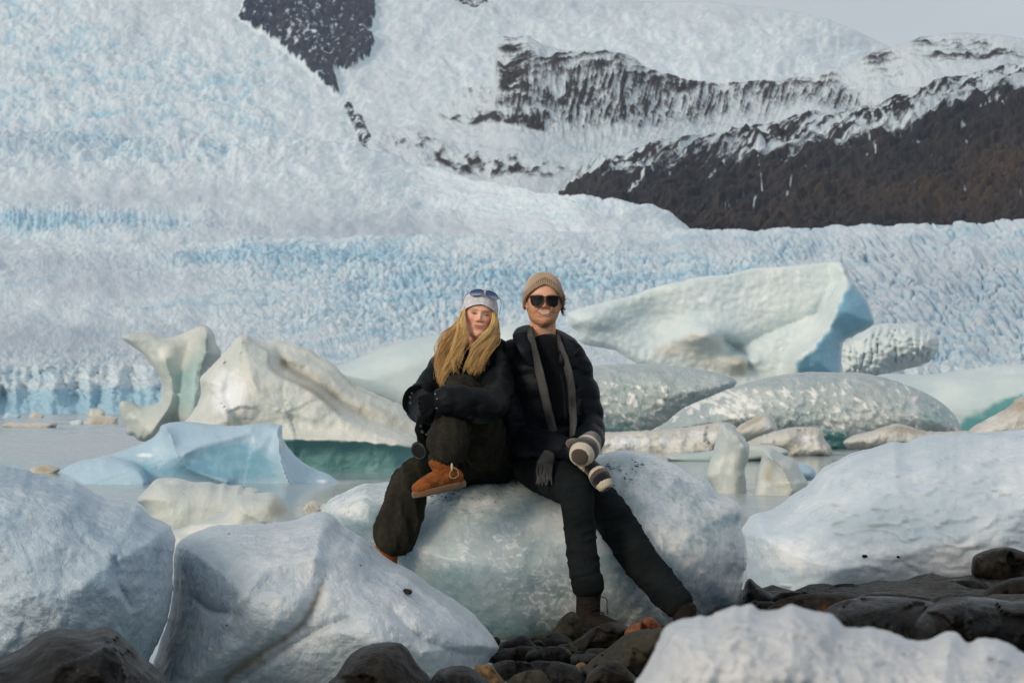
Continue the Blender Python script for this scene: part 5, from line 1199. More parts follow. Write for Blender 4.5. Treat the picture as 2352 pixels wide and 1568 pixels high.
def face_man(X, Z, TH):
    f = face_common(X, Z, dict(nose=1.05))
    zc = -.0635 + .0085 * (np.abs(X) / .03) ** 2
    mw = np.clip(1 - (np.abs(X) / .030) ** 2.6, 0, 1)
    opening = np.exp(-((Z - zc) / .0040) ** 4) * np.clip(1 - (np.abs(X) / .0245) ** 4, 0, 1)
    up = np.exp(-((Z - zc - .0062) / .0024) ** 2) * mw; lo = np.exp(-((Z - zc + .0080) / .0036) ** 2) * mw
    f = f + .0026 * up + .0036 * lo - .0085 * opening
    for s in (-1, 1):
        # folds from nose to mouth corner, lifted cheeks
        x0 = s * (.0185 + (-.034 - Z) * .62)
        fold = np.exp(-((X - x0) / .0026) ** 2) * sstep(Z, -.070, -.056) * sstep(-Z, .030, .038)
        f = f - .0042 * fold + .0042 * g(X, Z, s * .042, -.038, .015, .014)
        f = f - .003 * g(X, Z, s * .037, -.060, .004, .010)
    R = np.clip(np.maximum(up * .8, lo), 0, 1) * .6
    R = np.maximum(R, .5 * g(X, Z, 0, -.022, .016, .018)); R = np.maximum(R, .25 * sum(g(X, Z, s * .042, -.036, .018, .014) for s in (-1, 1)))
    R = np.maximum(R, .25 * g(X, Z, 0, -.09, .03, .02))
    G = np.clip(opening * .8, 0, 1)
    for s in (-1, 1):
        G = np.maximum(G, .8 * g(X, Z, s * .008, -.0385, .0035, .0018)); G = np.maximum(G, .6 * g(X, Z, s * .030, .020, .02, .005))
        G = np.maximum(G, .25 * np.exp(-((X - s * (.0185 + (-.034 - Z) * .62)) / .003) ** 2) * sstep(Z, -.066, -.052) * sstep(-Z, .030, .038))
    stub = sstep(-Z, .040, .062) * sstep(np.abs(X) + (-Z - .05) * .5, .018, .035) + .7 * sstep(-Z, .075, .085) + .6 * sstep(-Z, .0, .03) * sstep(np.abs(X), .052, .062)
    stub = np.maximum(stub * (Z > -.122), .55 * np.exp(-((Z + .044) / .004) ** 2) * (np.abs(X) < .026))
    return f, (R, G, np.clip(stub, 0, 1) * .85)
HM = dict(w=[.05, .030, .022, .030, .044, .0575, .0650, .0695, .0735, .0755, .076, .074, .063, .045, .024, .004],
          f=[.03, .034, .062, .078, .085, .0885, .088, .088, .089, .089, .092, .085, .070, .050, .028, .005],
          b=[.03, .034, .04, .045, .05, .06, .07, .085, .094, .100, .103, .098, .083, .060, .034, .006], neck=.0565, face=face_man, ear=1.0)
HW = dict(w=[.04, .024, .018, .026, .037, 0.0525, .0605, .0670, .0718, .0732, .0735, .072, .062, .045, .024, .004],
          f=[.03, .034, .058, .074, .081, .0845, .085, .086, .087, .087, .089, .085, .070, .050, .028, .005],
          b=[.03, .034, .04, .045, .05, .06, .07, .085, .094, .100, .103, .098, .083, .060, .034, .006], neck=.050, face=face_woman, ear=.3)
class Frame:
    def __init__(s, c, yaw=0, pitch=0, roll=0):
        s.M = Matrix.Rotation(math.radians(roll), 3, 'Y') @ Matrix.Rotation(math.radians(yaw), 3, 'Z') @ Matrix.Rotation(math.radians(pitch), 3, 'X')
        s.c = np.array(c, float); s.A = np.array(s.M)
    def __call__(s, V): return np.asarray(V) @ s.A.T + s.c

def shell(zrim, ztop, prof, n=220, m=46, mod=None, P_=None, thick=.004):
    """open cap around the head: prof(TH, s)->(radius, z), s from rim 0 to crown 1; inner lining follows"""
    th = np.linspace(0, 2 * np.pi, n, endpoint=False); s = np.linspace(0, 1, m)
    Sg, TH = np.meshgrid(s, th, indexing='ij')
    r, z = prof(TH, Sg)
    rows = np.stack([r * np.sin(TH), -r * np.cos(TH) + .008, z], -1)
    inn = rows[0].copy(); c = np.array([0, .008, 0]); q = inn - c; q[:, :2] *= (1 - thick * 1.6 / .09); inn = q + c; inn[:, 2] += .004
    inn2 = inn.copy(); inn2[:, 2] += .03
    V = np.concatenate([inn2[None], inn[None], rows], 0)
    idx = np.arange(V.shape[0] * n).reshape(V.shape[0], n); nx = np.roll(idx, -1, 1)
    Fq = np.stack([idx[:-1], nx[:-1], nx[1:], idx[1:]], -1).reshape(-1, 4)
    return V.reshape(-1, 3), Fq, (np.concatenate([Sg[:1], Sg[:1], Sg]), np.concatenate([TH[:1], TH[:1], TH]))

def build_glasses(fr, parent, outline, cx, z0, y0, rim_r, m_lens, m_rim, wrap=9.0, tiltx=0.0, bridge=None, arms=None, name='sunglasses'):
    root = bpy.data.objects.new(name, None); COL.objects.link(root)
    def place(p, side):       # p = (x, z) in lens plane
        x = side * cx + p[0]; y = y0 + wrap * x * x; z = z0 + p[1]
        q = np.array([x, y, z]);
        if tiltx: q = np.array([q[0], y0 + (q[1] - y0) + (q[2] - z0) * tiltx, q[2]])
        return q
    kids = []
    for side in (-1, 1):
        o = catmull([(side * a, b) for a, b in outline], 5)
        ctr = o.mean(0); rings = []
        for k in (0.0, .35, .7, 1.0): rings.append(np.array([place(ctr + (p - ctr) * k if k else ctr, side) for p in o]))
        V = np.concatenate([rings[1], rings[2], rings[3], rings[0][:1]]); n = len(o)
        idx = np.arange(3 * n).reshape(3, n); nx = np.roll(idx, -1, 1)
        Fq = np.concatenate([np.stack([idx[:-1], idx[1:], nx[1:], nx[:-1]], -1).reshape(-1, 4), np.stack([idx[0], nx[0], np.full(n, 3 * n), np.full(n, 3 * n)], -1)])
        kids.append(make_mesh("lens", fr(V), tri_ok(Fq), m_lens))
        lp = np.array([place(p, side) for p in o]); lp = np.concatenate([lp, lp[:2]])
        v, f = tube(lp, [rim_r] * len(lp), 8, 1, caps=False)
        kids.append(make_mesh("rim", fr(v), f, m_rim))
    bp = [place(p, 0) if False else np.array([p[0], y0 + wrap * p[0] ** 2 - .002 + p[1] * tiltx, z0 + p[1]]) for p in bridge]
    v, f = tube(bp, [rim_r * .9] * len(bp), 8, 5); kids.append(make_mesh("bridge", fr(v), tri_ok(f), m_rim))
    for side in (-1, 1):
        ap = [np.array([side * a, b, c]) for a, b, c in arms]
        v, f = tube(ap, [(rim_r * .7, rim_r * 1.1)] * len(ap), 8, 5); kids.append(make_mesh("temple", fr(v), tri_ok(f), m_rim))
    root.parent = parent
    for k in kids: k.parent = root
    return root

def limb(a, b, c, ra, rb, rc): return tube([a, (a + b) / 2, b, (b + c) / 2, c], [ra, (ra + rb) / 2, rb, (rb + rc) / 2, rc], 16, 4)
def hand(wrist, palm_dir, side_dir, curl=.9, L=.085, sc=1.0):
    """palm, four unequal bent fingers and a thumb leaving the side of the palm"""
    d = palm_dir / np.linalg.norm(palm_dir); s = side_dir - d * (side_dir @ d); s /= np.linalg.norm(s); nrm = np.cross(d, s)
    parts = [tube([wrist - d * .02, wrist + d * L * .5, wrist + d * L], [(.026, .020), (.040, .015), (.041, .013)], 14, 4, up=nrm)]
    for i, (o, ln) in enumerate(((-.030, .068), (-.010, .078), (.010, .074), (.030, .058))):
        p = wrist + d * L * .92 + s * o; q = [p - d * .02]; ang = 0
        for k in range(4):
            q.append(p.copy()); ang += curl * (.45 if k == 0 else .75)
            p = p + (d * math.cos(ang) + nrm * math.sin(ang)) * ln / 3
        parts.append(tube(q, [.0092, .0092, .0088, .0082, .0072][:len(q)], 10, 3))
    t0 = wrist + d * L * .25 - s * .022
    parts.append(tube([t0, t0 - s * .022 + d * .022, t0 - s * .028 + d * .05 + nrm * .012, t0 - s * .018 + d * .07 + nrm * .024], [.012, .012, .0105, .009], 10, 3))
    return [(wrist + (v - wrist) * sc, f) for v, f in parts]
def wrinkle(V, N, amp, fx, seed=0, o=4, ridged=True):
    n = fbm(V[:, 0] * fx[0], V[:, 1] * fx[1], V[:, 2] * fx[2], o=o, seed=seed, ridged=ridged)
    return V + N * (amp * n)[:, None]
def part(name, vf, mat, parent, masks=None, label=None):
    V, Fq = vf[0], vf[1]
    o = make_mesh(name, V, Fq if isinstance(Fq, list) else tri_ok(Fq) if len(Fq) and Fq.shape[1] == 4 else Fq, mat, masks, parent=parent)
    if label: o['label'] = label
    return o

def boot(ankle, toe, heel_back, up, r_sh, r_ft, shaft_top, sole_drop, name, parent, m_up, m_sole, vox=.004, rand=None):
    """upper = shaft + foot, sole = flattened slab under it"""
    f = toe - ankle; f = f - up * (f @ up); L_ = np.linalg.norm(f); f /= L_
    side = np.cross(up, f)
    base = ankle - up * sole_drop
    heel = base - f * heel_back
    up_parts = [tube([shaft_top, (shaft_top * .5 + (base + up * .05) * .5), base + up * .045], [r_sh, r_sh * .95, r_sh * .95], 20, 6),
                tube([heel + up * .035 + f * .01, base + up * .045, base + f * L_ * .45 + up * .040, base + f * L_ * .75 + up * .033, base + f * L_ + up * .026],
                     [(r_ft * .80, .036), (r_ft * .95, .045), (r_ft * 1.02, .042), (r_ft * 1.05, .033), (r_ft * .70, .022)], 20, 6, up=up)]
    v, fc, nr = voxel(up_parts, vox, 5)
    v = wrinkle(v, nr, .0022, (30, 30, 55), 3)
    o = part(name, (v, fc), m_up, parent)
    n = 28; ring = []
    for i in range(n):
        a = 2 * math.pi * i / n; ca, sa = math.cos(a), math.sin(a)
        along = (L_ + heel_back) / 2
        c0 = base + f * (L_ - heel_back) / 2
        wid = r_ft * (1.12 if ca > 0 else .98) * (1 - .10 * math.cos(2 * a) - .06 * (abs(ca + .1) < .3))
        ring.append(c0 + f * ca * (along + .022) + side * sa * wid)
    ring = np.array(ring)
    lay = [(.018, .97), (.012, 1.0), (-.004, 1.0), (-.010, .96)]
    c0 = ring.mean(0)
    V = np.concatenate([c0 + (ring - c0) * k + up * h for h, k in lay] + [[c0 + up * .018], [c0 - up * .010]])
    idx = np.arange(4 * n).reshape(4, n); nx = np.roll(idx, -1, 1)
    Fq = np.stack([idx[:-1], nx[:-1], nx[1:], idx[1:]], -1).reshape(-1, 4)
    t1 = np.stack([nx[0], idx[0], np.full(n, 4 * n), np.full(n, 4 * n)], -1); t2 = np.stack([idx[3], nx[3], np.full(n, 4 * n + 1), np.full(n, 4 * n + 1)], -1)
    s = part("sole", (V, np.concatenate([Fq, t1, t2])), m_sole, o)
    return o, f, side, base, L_
# ---------------------------------------------------------------- the man
man = empty("person", J(1250, 1090, 11.0))
tag(man, "smiling man in beige beanie, dark sunglasses, black puffer jacket and grey scarf", "person")
man_parts = []
fm = Frame(J(1248.5, 688, 10.86), yaw=3, pitch=2, roll=1)
hv, hf, hmk = head_mesh(HM, 1.02)
hip_l, hip_r = J(1222, 1070, 11.02), J(1295, 1075, 11.02)
kn_l, an_l = J(1325, 1138, 10.50), J(1350, 1370, 10.41)
kn_r, an_r = J(1430, 1225, 10.68), J(1552, 1375, 10.48)
sh_l, el_l, wr_l = J(1182, 830, 10.98), J(1188, 990, 10.93), J(1300, 1040, 10.62)
sh_r, el_r, wr_r = J(1312, 830, 10.98), J(1346, 985, 10.90), J(1350, 1012, 10.66)
bodyp = [tube([J(1258, 1080, 11.04), J(1256, 980, 11.03), J(1250, 870, 11.0), J(1248, 805, 10.97), J(1248, 770, 10.93)], [(.15, .11), (.14, .10), (.17, .11), (.13, .08), (.05, .05)], 24, 5, up=(0, 1, 0)),
         limb(sh_l, el_l, wr_l, .045, .035, .024), limb(sh_r, el_r, wr_r, .045, .035, .024),
         limb(hip_l, kn_l, an_l, .085, .055, .036), limb(hip_r, kn_r, an_r, .085, .055, .036)]
bodyp += hand(J(1352, 1070, 10.55), J(1385, 1108, 10.44) - J(1352, 1070, 10.55), np.array([1., 0, .8]), .15, .05, .62) + hand(J(1352, 1024, 10.60), J(1334, 1046, 10.45) - J(1352, 1024, 10.60), np.array([-1., 0, .3]), 1.2, .06, .8) + [tube([wr_l, J(1330, 1052, 10.64), J(1352, 1070, 10.55)], [.014, .014, .016], 12, 3), tube([wr_r, J(1352, 1024, 10.60)], [.016, .016], 12, 3)]
bv, bf, bn = voxel(bodyp, .013, 1)
nv = len(hv)
ob = make_mesh("body", np.concatenate([fm(hv), bv]), tri_ok(hf) + [q + nv for q in (bf if isinstance(bf, list) else [bf])], M_SKINM, np.concatenate([hmk, np.zeros((len(bv), 3))]))
man_parts.append(ob)
# teeth
xs = np.linspace(-.0205, .0205, 60); rows_ = []
tv, tf = [], []
for i, x in enumerate(xs):
    zc = -.0635 + .0085 * (abs(x) / .03) ** 2
    toothgap = .0005 * (abs(((x / .0062) % 1) - .5) > .44)
    yb = -.0862 + 3.2 * x * x + toothgap
    for k, dz in enumerate((.0052, .0025, -.001, -.0040 + .0012 * (abs(((x / .0062) % 1) - .5) > .42) + .002 * (abs(x) / .022) ** 2)):
        tv.append((x, yb + (.0012 if k in (0, 3) else 0), zc + dz))
for i in range(59):
    for k in range(3): tf.append((i * 4 + k, (i + 1) * 4 + k, (i + 1) * 4 + k + 1, i * 4 + k + 1))
man_parts.append(make_mesh("teeth", fm(tv), np.array(tf), M_TOOTH))
# ears' hair and tufts under the beanie
ht = []
hr = random.Random(3)
for (x, y, z, n, sd) in ((-.077, -.020, .012, 22, -1), (.079, -.020, .012, 60, 1), (.083, .008, -.022, 30, 1)):
    for i in range(n):
        p = np.array([x + hr.gauss(0, .003), y + hr.gauss(0, .012), z + hr.gauss(0, .014)])
        out_ = hr.uniform(.2, 1.0) * .8
        q = [p, p + np.array([sd * .003, -.002, -.008]), p + np.array([sd * (.004 + .008 * out_ * (sd > 0)), -.002, -.016]), p + np.array([sd * (.003 + .022 * out_ * (sd > 0)), 0, -.018 + .012 * hr.random() * (sd > 0)])]
        ht.append(tube(q, [.0016, .0016, .0012, .0004], 5, 3))
v, f = join(ht); man_parts.append(part("hair", (fm(v), f), M_HAIRM, None)); man_parts[-1]["kind"] = "stuff"
# beanie
def hat_m(TH, s):
    c = np.cos(TH)
    zr = .066 - .112 * np.clip((1 - c) / 1.05, 0, 1) ** .72 + .0
    zr = np.maximum(zr, -.047)
    ztop = .1245
    cuff = .34
    z = zr + (ztop - zr) * s
    zz = np.clip((z + .02) / (ztop + .02), 0, 1)
    shp = np.sqrt(np.clip(1 - zz ** 2.5, 0, 1)) ** .92
    sn, cc = np.abs(np.sin(TH)), np.abs(c)
    w, dd = .0905, np.where(c > 0, .100, .115)
    base = 1 / ((sn / w) ** 2.3 + (cc / dd) ** 2.3) ** (1 / 2.3)
    r = base * shp
    low = sstep(.02 - z, 0, .07); r = r * (1 - .06 * low)
    cf = sstep(cuff - s, 0, .05); r = r + .0065 * cf * sstep(s, -.01, .05)
    rib = np.cos(TH * 66)
    r = r + .0013 * rib * (1 - sstep(s, .85, 1))
    return r, z
v, f, (sg, th) = shell(None, None, hat_m, n=528, m=64)
mk = np.zeros((len(v), 3)); mk[:, 0] = (np.clip(.5 + .5 * np.cos(th * 66), 0, 1) * .7 + .3 * (sg > .35) + .0).ravel() * .9
man_parts.append(make_mesh("beanie", fm(v), f, M_BEIGE, mk))
# sunglasses
gl = build_glasses(fm, man, [(-.0255, .019), (-.010, .0215), (.012, .0215), (.0275, .0190), (.0295, .008), (.026, -.012), (.016, -.0235), (.000, -.0255), (-.013, -.0215), (-.022, -.010), (-.0268, .004)],
                   .0335, -.0055, -.1045, .0024, M_LENSD, M_TORT, 5.5, 0, [(-.0100, .012), (-.005, .0155), (0, .0162), (.005, .0155), (.0100, .012)],
                   [(.062, -.086, .012), (.074, -.068, .012), (.0785, -.03, .010), (.080, .02, .002)])

# puffer jacket
def quilt(n, amp=.06, ph=0.0): return lambda t, a: 1 + 2.2 * amp * np.abs(np.sin(np.pi * (t * n + ph) + .15 * np.sin(a * 2 + n))) ** .7 - amp * 1.25 + .012 * np.sin(a * 5 + t * 30)
jp = [tube([J(1264, 1062, 11.02), J(1262, 1030, 11.01), J(1258, 950, 11.0), J(1252, 870, 10.99), J(1249, 822, 10.98), J(1248, 795, 10.97)],
           [(.185, .155), (.182, .155), (.180, .150), (.195, .140), (.165, .115), (.085, .085)], 40, 14, up=(0, 1, 0), mod=quilt(6, .055)),
      tube([J(1200, 800, 10.98), J(1172, 826, 10.98), J(1164, 872, 10.97), J(1170, 930, 10.95), J(1181, 985, 10.93), J(1200, 1012, 10.90), J(1240, 1021, 10.78), J(1305, 1036, 10.64), J(1338, 1050, 10.61)],
           [.055, .074, .078, .078, .074, .070, .064, .056, .050], 32, 12, mod=quilt(8, .085)),
      tube([J(1296, 800, 10.98), J(1318, 828, 10.98), J(1330, 872, 10.97), J(1343, 925, 10.95), J(1349, 972, 10.92), J(1354, 1000, 10.82), J(1352, 1016, 10.70), J(1350, 1020, 10.66)],
           [.052, .064, .068, .073, .070, .066, .056, .044], 32, 12, mod=quilt(7, .085)),
      tube([J(1216, 800, 10.97), J(1200, 800, 10.97), J(1180, 815, 10.97)], [.045, .05, .055], 20, 6), tube([J(1280, 798, 10.97), J(1296, 802, 10.97), J(1315, 815, 10.97)], [.04, .045, .05], 20, 6)]
jv, jf, jn = voxel(jp, .0064, 1)
jv = wrinkle(jv, jn, .0035, (10, 10, 22), 5, 3)
man_parts.append(part("puffer_jacket", (jv, jf), M_JACK, None))
col = [J(1222, 838, 10.80), J(1206, 800, 10.80), J(1200, 772, 10.86), J(1208, 757, 10.96), J(1232, 757, 11.05), J(1266, 762, 11.05), J(1292, 772, 10.97), J(1310, 788, 10.87), J(1300, 812, 10.80), J(1290, 836, 10.79)]
cv_, cf_, cn = voxel([tube(col, [(.012, .016), (.014, .034), (.016, .044), (.018, .042), (.018, .038), (.018, .038), (.018, .040), (.017, .042), (.014, .034), (.012, .016)], 24, 8, up=(0, 0, 1)),
                      tube([J(1308, 782, 10.87), J(1331, 795, 10.84)], [(.026, .012), (.006, .006)], 16, 8)], .005, 3)
man_parts.append(part("jacket_collar", (wrinkle(cv_, cn, .002, (16, 16, 20), 2, 2), cf_), M_JACK, None))
# jersey in the opening
man_parts.append(part("t_shirt", tube([J(1250, 784, 10.885), J(1256, 806, 10.875), J(1264, 860, 10.865), J(1276, 960, 10.86)], [(.066, .062), (.080, .062), (.075, .040), (.05, .03)], 28, 8, up=(0, 1, 0)), M_TEE, None))
# zip line of the open front
man_parts.append(part("zipper", tube([J(1288, 860, 10.80), J(1296, 900, 10.80), J(1298, 960, 10.82)], [.003] * 3, 8, 8), M_RUBB, None))
# scarf: one length of wool round the neck
def ribbon(pts, w, th=.008, n=14, seg=14, jit=0.0):
    v, f = tube(pts, [(a, th) for a in (w if isinstance(w, (list, tuple)) else [w] * len(pts))], n, seg, up=(0, 1, 0), mod=lambda t, a: 1 + jit * np.sin(t * 60 + a * 2))
    return v, f
sc = empty("scarf", (0, 0, 0)); sc.parent = man
s1 = ribbon([J(1240, 758, 11.02), J(1222, 748, 10.96), J(1217, 765, 10.84), J(1224, 795, 10.80), J(1233, 830, 10.785), J(1245, 880, 10.78), J(1255, 925, 10.785), J(1263, 960, 10.79), J(1271, 992, 10.78)], [.022, .022, .026, .028, .029, .031, .031, .032, .030], .009, jit=.03)
s2 = ribbon([J(1252, 762, 11.02), J(1274, 764, 10.96), J(1282, 780, 10.86), J(1290, 805, 10.80), J(1301, 835, 10.785), J(1311, 880, 10.785), J(1315, 930, 10.79), J(1317, 970, 10.79), J(1314, 1002, 10.76)], [.020, .020, .022, .026, .029, .030, .030, .028, .022], .009, jit=.03)
o = part("scarf_band", join([s1, s2]), M_SCARF, sc)
fr_t = []
rr_ = random.Random(5)
e0 = ribbon([J(1262, 1040, 10.60), J(1256, 1056, 10.555), J(1250, 1070, 10.53)], [.026, .034, .036], .013)
for i in range(22):
    u = 1233 + i * 1.55 + rr_.uniform(-1, 1)
    fr_t.append(tube([J(u + 2, 1066, 10.525), J(u, 1080, 10.51 - rr_.uniform(0, .012)), J(u + rr_.uniform(-3, 3), 1094 + rr_.uniform(-3, 3), 10.50), J(u + 3 * math.sin(i) - 1, 1108 + rr_.uniform(-7, 6), 10.495)], [.0042, .005, .0045, .003], 6, 4))
part("scarf_fringe", join([e0] + fr_t), M_SCARF, sc)
# trousers
tp = [tube([J(1190, 1058, 11.05), J(1222, 1076, 10.98), J(1262, 1092, 10.80), J(1300, 1110, 10.60), J(1323, 1134, 10.49), J(1328, 1185, 10.45), J(1334, 1240, 10.44), J(1342, 1300, 10.42), J(1348, 1330, 10.41), J(1350, 1342, 10.41)],
           [.06, .085, .092, .092, .078, .069, .067, .066, .065, .063], 32, 10),
      tube([J(1270, 1075, 11.05), J(1310, 1105, 10.95), J(1360, 1145, 10.82), J(1398, 1185, 10.74), J(1430, 1226, 10.68), J(1462, 1276, 10.62), J(1505, 1326, 10.55), J(1540, 1368, 10.49), J(1556, 1384, 10.46)],
           [.09, .10, .098, .094, .086, .080, .078, .072, .068], 32, 10),
      tube([J(1185, 1066, 11.12), J(1250, 1062, 11.10), J(1310, 1068, 11.1)], [.08, .11, .09], 24, 6)]
tv_, tf_, tn = voxel(tp, .0070, 4)
def legwr(V, N):
    n1 = fbm(V[:, 0] * 6 + V[:, 2] * 3, V[:, 1] * 5, V[:, 2] * 7, o=2, seed=4)
    n2 = np.clip(fbm(V[:, 0] * 7 - V[:, 2] * 5, V[:, 1] * 6, V[:, 2] * 13, o=2, seed=14, ridged=True), 0, 1) ** 3
    return V + N * (.0035 * n1 + .008 * n2)[:, None]
man_parts.append(part("trousers", (legwr(tv_, tn), tf_), M_TROU, None))
for (c, ax, r) in ((J(1348, 1324, 10.408), J(1352, 1356, 10.408), .069), (J(1545, 1370, 10.475), J(1563, 1392, 10.455), .069)):
    man_parts.append(part("trouser_cuff", tube([c, (c + ax) / 2, ax], [r * .99, r * 1.02, r * .98], 28, 5, mod=lambda t, a: 1 + .02 * np.sin(a * 4)), M_TROU, None))
# boots
upv = np.array([0, 0, 1.])
def man_boot(top, ank, toe, dirup, lacept):
    o, f, side, base, L_ = boot(ank, toe, .075, dirup, .054, .046, top, .085, "boot", None, M_LEATH, M_RUBB)
    man_parts.append(o)
    rd = [base - f * .06 + side * .0, base - f * .03 - side * .046, base + f * .05 - side * .049, base + f * L_ * .7 - side * .049, base + f * (L_ + .008) - side * .018, base + f * (L_ + .008) + side * .02, base + f * L_ * .7 + side * .049, base + f * .05 + side * .047, base - f * .03 + side * .044, base - f * .06]
    part("rubber_rand", tube([p + dirup * .022 for p in rd], [.011] * len(rd), 10, 5), M_RUBB, o)
    lc = []
    for k in range(6):
        q = base + f * (L_ * .50 - k * .022) + dirup * (.078 + k * .016)
        lc.append(tube([q - side * .030 - f * .004 - dirup * .012, q + f * .008, q + side * .030 - f * .004 - dirup * .012], [.0026] * 3, 6, 5))
    q0 = base + f * (L_ * .50 - 5 * .022) + dirup * .16
    lc.append(tube([q0, J(*lacept[0]), J(*lacept[1]), J(*lacept[2])], [.0022] * 4, 6, 6))
    part("laces", join(lc), M_RUBB, o)
    part("red_logo_patch", tube([base + f * .012 - side * .052 + dirup * .030, base + f * .030 - side * .052 + dirup * .024], [(.0035, .006), (.0035, .006)], 8, 3), flat("red_rubber_patch", (.5, .04, .02)), o, label="small red patch on the heel")
    return o
man_boot(J(1352, 1352, 10.41), J(1350, 1408, 10.41), J(1422, 1428, 10.28), upv, [(1389, 1372, 10.35), (1394, 1392, 10.34), (1396, 1408, 10.32)])
dl = np.array([.16, 0, 1.]); dl /= np.linalg.norm(dl)
man_boot(J(1570, 1395, 10.45), J(1580, 1432, 10.42), J(1650, 1452, 10.30), dl, [(1600, 1400, 10.38), (1608, 1408, 10.36), (1612, 1420, 10.34)])
# striped mittens
def mitten_mat(name, bands, stars=False):
    m = NT(name); R, G, B = m.attr(); c = m.coord('Object')
    n = m.noise(c, 220, 3); jit = m.math('ADD', R, m.math('MULTIPLY', m.math('SUBTRACT', m.noise(c, 150, 2), .5), .035))
    r = m.n("ShaderNodeValToRGB"); r.color_ramp.interpolation = 'CONSTANT'; m.set(r.inputs[0], jit)
    cr_ = r.color_ramp
    while len(cr_.elements) > 1: cr_.elements.remove(cr_.elements[0])
    cr_.elements[0].position = 0; cr_.elements[0].color = (*bands[0][1], 1)
    for p_, c_ in bands[1:]:
        e = cr_.elements.new(p_); e.color = (*c_, 1)
    colr = r.outputs[0]
    if stars:
        v = m.vor(m.coord('Object'), 52, 'F1', 'Distance', .35)
        st = m.math('MULTIPLY', m.rng(v, .34, .28), m.rng(R, .30, .28))
        colr = m.mix(st, colr, (.008, .009, .012))
    m.p('Base Color', m.mix(m.rng(n, .3, .7, 0, .45), colr, m.mix(1.0, colr, (.55, .55, .55), 'MULTIPLY'))); m.p('Roughness', 1); m.p('Specular IOR Level', .05); m.p('Sheen Weight', .3)
    kn = m.vor(m.coord('Object', (1, 1, 1)), 190, 'F1')
    m.p('Normal', m.bump(m.math('ADD', m.math('MULTIPLY', n, .6), kn), .45, .004)); return m.m
CW, CB, CK = (.62, .54, .42), (.085, .065, .055), (.008, .010, .014)
M_MIT1 = mitten_mat("striped_mitten_wool", [(0, CB), (.34, CW), (.46, CB), (.56, CK), (.70, CW), (.87, CB)])
M_MIT2 = mitten_mat("striped_mitten_wool_starred", [(0, CW), (.32, CB), (.42, CK), (.50, CW), (.58, CB), (.68, CK), (.80, CW), (.935, CB)], True)
M_MITB = cloth("brown_mitten_wool", (.085, .055, .042), (.15, .10, .08), scale=260, rough=1, bump=.9, bd=.004)
def mitten(axis, rad, mat, parent, n=40, seg=12, power=2.2):
    """rounded bag lofted along the axis; mask R runs from cuff to tip"""
    pts = np.array(axis, float); L0 = len(pts)
    V, Fq = tube(pts, rad, n, seg, up=(0, 1, 0), caps=False)
    m_ = len(V) // n
    # dome at the tip
    c = V.reshape(m_, n, 3)
    d = pts[-1] - pts[-2]; d /= np.linalg.norm(d); rl = np.linalg.norm(c[-1] - c[-1].mean(0), axis=1).mean()
    rows = [c]
    ce = c[-1].mean(0)
    arc = []
    for k in range(1, 11):
        a = k / 10 * math.pi / 2
        rows.append((ce + (c[-1] - ce) * max(math.cos(a), .002) + d * rl * .62 * math.sin(a))[None])
    A = np.concatenate(rows); q = len(A)
    # arc length parameter on the surface
    seglen = np.linalg.norm(np.diff(A, axis=0), axis=2).mean(1); t = np.concatenate([[0], np.cumsum(seglen)]); t /= t[-1]
    idx = np.arange(q * n).reshape(q, n); nx = np.roll(idx, -1, 1)
    Fq = np.stack([idx[:-1], idx[1:], nx[1:], nx[:-1]], -1).reshape(-1, 4)
    mk = np.zeros((q * n, 3)); mk[:, 0] = np.repeat(t, n)
    A = A.reshape(-1, 3)
    return make_mesh("mitten", A, Fq, mat, mk, parent=parent)
mt1 = mitten([J(1358, 1012, 10.68), J(1352, 1024, 10.60), J(1342, 1035, 10.52), J(1334, 1046, 10.45)], [(.045, .045), (.056, .054), (.061, .057), (.052, .048)], M_MIT1, man)
mt1['label'] = "striped mitten seen from its round tip, brown thumb beside it"
part("thumb", tube([J(1328, 1016, 10.55), J(1316, 1016, 10.53), J(1306, 1019, 10.52)], [.017, .020, .018], 20, 8), M_MITB, mt1)
mt2 = mitten([J(1336, 1054, 10.60), J(1350, 1067, 10.56), J(1364, 1079, 10.51), J(1376, 1094, 10.47), J(1385, 1107, 10.44), J(1390, 1116, 10.43)], [(.034, .03), (.037, .03), (.036, .03), (.045, .034), (.042, .032), (.034, .028)], M_MIT2, man)
mt2['label'] = "striped mitten with black stars on its cuff, pointing down"
for o in man_parts:
    if o.parent is None: o.parent = man
for ch in list(man.children) :
    pass
# ---------------------------------------------------------------- the woman
wom = empty("person", J(1120, 1090, 11.1))
tag(wom, "blonde woman in pale hat and black parka hugging her raised knee, brown boots", "person")
wp = []
fw = Frame(J(1101, 721, 10.84), yaw=4, pitch=1, roll=8)
hv, hf, hmk = head_mesh(HW, .96)
hipw_r, knw_r, anw_r = J(1100, 1072, 11.08), J(936, 1095, 10.74), J(890, 1300, 10.72)      # leg hanging down on the left
hipw_l, knw_l, anw_l = J(1130, 1062, 11.06), J(1054, 893, 10.56), J(1018, 1062, 10.43)      # raised leg
shw_r, elw_r, wrw_r = J(1030, 832, 10.97), J(966, 926, 10.84), J(1010, 950, 10.44)
shw_l, elw_l, wrw_l = J(1142, 828, 10.97), J(1120, 930, 10.52), J(1012, 920, 10.36)
bodyp = [tube([J(1118, 1070, 11.1), J(1104, 980, 11.08), J(1094, 880, 11.03), J(1094, 812, 10.98), J(1097, 780, 10.92)], [(.13, .09), (.11, .08), (.12, .07), (.07, .045), (.035, .035)], 24, 5, up=(0, 1, 0)),
         limb(shw_r, elw_r, wrw_r, .032, .028, .020), limb(shw_l, elw_l, wrw_l, .032, .028, .020),
         limb(hipw_r, knw_r, anw_r, .07, .045, .028), limb(hipw_l, knw_l, anw_l, .06, .042, .026)]
bv, bf, bn = voxel(bodyp, .013, 1)
